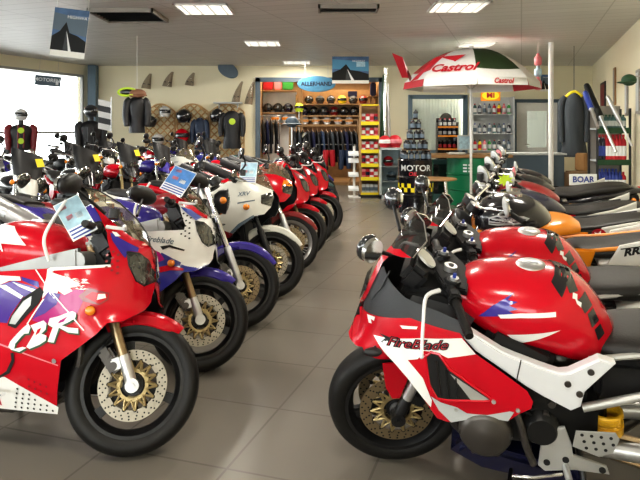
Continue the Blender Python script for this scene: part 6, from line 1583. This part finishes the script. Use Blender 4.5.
# jackets
p = A(574,92,12.9); r = thing('hanging_jacket', 'dark grey riding jacket with yellow shoulders hanging before the right wall', 'jacket', (p.x,p.y,p.z-1.35), -110)
b, ar = jacket_mb(1.35, .225, .14, .95, arms=.85); b.v = [Vector((q.x, q.y*(.75+.5*(1-q.z/1.35)), q.z)) for q in b.v]; b.build('jacket_body', 'cloth_gray', r)
for m in ar: m.build('sleeve', 'cloth_gray', r)
m = MB(); m.tube([(0,-.16,1.24),(.05,0,1.35),(0,.16,1.24)], .04, n=8, smooth=4); m.build('shoulder_yoke', 'yellow', r)
m = MB(); m.tube([(0,0,1.36),(0,0,1.46),(.0,.0,CEIL-p.z+1.35-.001)], .007, n=6); m.build('hanger_cord', 'plastic', r)
# posters and pictures on right wall
def wallpic(label, d, z, w_, h_, mats, name='picture_panel'):
    q = RWP(d, .02); r = thing(name, label, 'picture', (q.x,q.y,z), RZ); m = MB(); m.box((0,0,0),(w_,.03,h_), bev=.004); s_ = 1 if nv.x < 0 else -1; m.build('frame', mats[0], r); m = MB(); m.box((0,s_*.017,0),(w_*.8,.004,h_*.86)); m.build('print', mats[1], r)
wallpic('tall narrow brown framed picture high on the right wall', 12.4, 2.32, .26, .75, ('wood','shade')); wallpic('narrow grey picture on the right wall beside the brown one', 10.9, 2.05, .22, .7, ('shade','lightgray')); wallpic('grey panel on the right wall nearest the camera', 9.75, 2.05, .3, .7, ('shade','lightgray'))
wallpic('dark photograph board at the far end of the right wall', 14.3, 2.15, .9, .8, ('plastic','leather_red'))
q = A(629,80,9.5); r = thing('green_cap', 'dark green cap hanging on the right wall above the bottles', 'cap', (q.x,q.y,q.z)); m = MB(); m.ball((0,0,0),(.11,.11,.09), 16, 10); m.ball((-.06,-.05,-.04),(.15,.12,.02), 14, 6); m.build('crown', 'green_dark', r); k = MB(); k.cyl((0,0,.05),(.19,.0,.06), .01, n=6); k.build('hook', 'silver', r)
box_item('cardboard_box', 'brown cardboard box at the far end of the oil shelving', 'box', (A(576,0,12.6).x+.12,12.5,0), (.60,.5,.62), ['cardboard','wood'], None, 15)
box_item('cardboard_box', 'smaller cardboard box stacked on the brown one', 'box', (A(585,0,12.7).x,12.65,.62), (.30,.35,.36), ['wood','cardboard'], None, 10)
p = A(583,188,9.9); r = thing('white_sign', 'white board with blue BOAR lettering against the cardboard boxes', 'sign', (p.x,9.9,0), 0); m = MB(); h_ = A(0,174,9.9).z; m.box((0,0,h_-.09),(.44,.02,.18), bev=.004); m.text('BOAR', Matrix.Translation((0,-.013,h_-.09)) @ Matrix.Rotation(PI/2,4,'X'), size=.13, mat=1, bold=.004); m.build('panel', ['card_white','blueflat'], r); m = MB()
for x in (-.2,.2): m.box((x,.012,(h_-.2)/2),(.03,.02,h_-.2))
m.build('leg', 'wood', r)
# brochures and tags on the bikes
def leaflet(name, label, loc, eul, w_, h_, kind=0):
    r = thing(name, label, 'leaflet' if name == 'leaflet' else 'tag', loc); r.rotation_euler = eul; m = MB(); m.box((0,0,0),(w_,h_,.002))
    def quad(x0,x1,y0,y1,k): m.add([((x0-.5)*w_,(y0-.5)*h_,.0016),((x1-.5)*w_,(y0-.5)*h_,.0016),((x1-.5)*w_,(y1-.5)*h_,.0016),((x0-.5)*w_,(y1-.5)*h_,.0016)], [(0,1,2,3)], k)
    if kind in (0, 2):
        quad(.02,.98,.30,.98,1)
        for i in range(3): quad(.05,.95,.04+.09*i,.08+.09*i,2)
        quad(.15,.4,.8,.9,3); quad(.55,.8,.45,.6,0); quad(.2,.45,.5,.62,3)
    m.build('sheet', ['card_white','card_deep' if kind else 'card_blue','blueflat','pink'] if kind != 1 else ['yellow'], r); return r
def on_bike(b, x, y, z):
    from mathutils import Euler
    return Matrix.Translation(b.location) @ b.rotation_euler.to_matrix().to_4x4() @ Vector((x,y,z))
leaflet('leaflet', 'pale blue sales leaflet propped over the bars of the CBR-lettered motorcycle', on_bike(L1,-.235,-.215,1.035), (RAD(55),RAD(-25),RAD(30)), .115, .20)
leaflet('leaflet', 'blue sales leaflet on the screen of the white and blue sport motorcycle', on_bike(L2,-.14,-.14,1.13), (RAD(48),RAD(20),RAD(-10)), .15, .19, 2)
leaflet('leaflet', 'pale sales leaflet on the white half-faired motorcycle', on_bike(L4,-.20,-.13,1.07), (RAD(60),0,RAD(-5)), .15, .20)
for b_, lab, y in ((B1,'yellow tag on the screen of the black twin-headlight motorcycle by the window',.03),(B2,'yellow tag on the black motorcycle near the middle of the back row',.02),(B3,'yellow tag on the third black screen, below the hanging jacket',.02)):
    p = Matrix.Translation(b_.location) @ b_.rotation_euler.to_matrix().to_4x4() @ steer(26) @ Vector((-.175 if b_ is not B3 else -.185,y,b_ is B3 and 1.17 or 1.15)); leaflet('price_tag', lab, p, (RAD(66),0,b_.rotation_euler.z+RAD(26)+PI/2), .09, .09, 1)
s = thing('star_tag', 'jagged yellow star tag above the black tank in the right row', 'tag', A(505,180,5.0)); m = MB(); m.extr([((.07 if i % 2 else .04)*math.cos(PI*i/9), (.055 if i % 2 else .032)*math.sin(PI*i/9)) for i in range(18)], -.002, .002); m.build('card', 'lime', s)

# ---------------------------------------------------------------- camera
cam = D.cameras.new('camera'); co = D.objects.new('camera', cam); COL.objects.link(co); SC.camera = co
co.location = (0,0,EYE); co.rotation_euler = (PI/2,0,0); cam.sensor_width = 36; cam.lens = 36*FPX/640; cam.shift_y = -(240-HZ)/640; cam.clip_start = .05
SC.view_settings.view_transform = 'Standard'; SC.view_settings.look = 'Medium High Contrast'; SC.view_settings.exposure = 0.48
SC.cycles.max_bounces = 8; SC.cycles.transparent_max_bounces = 16; SC.cycles.sample_clamp_indirect = 6
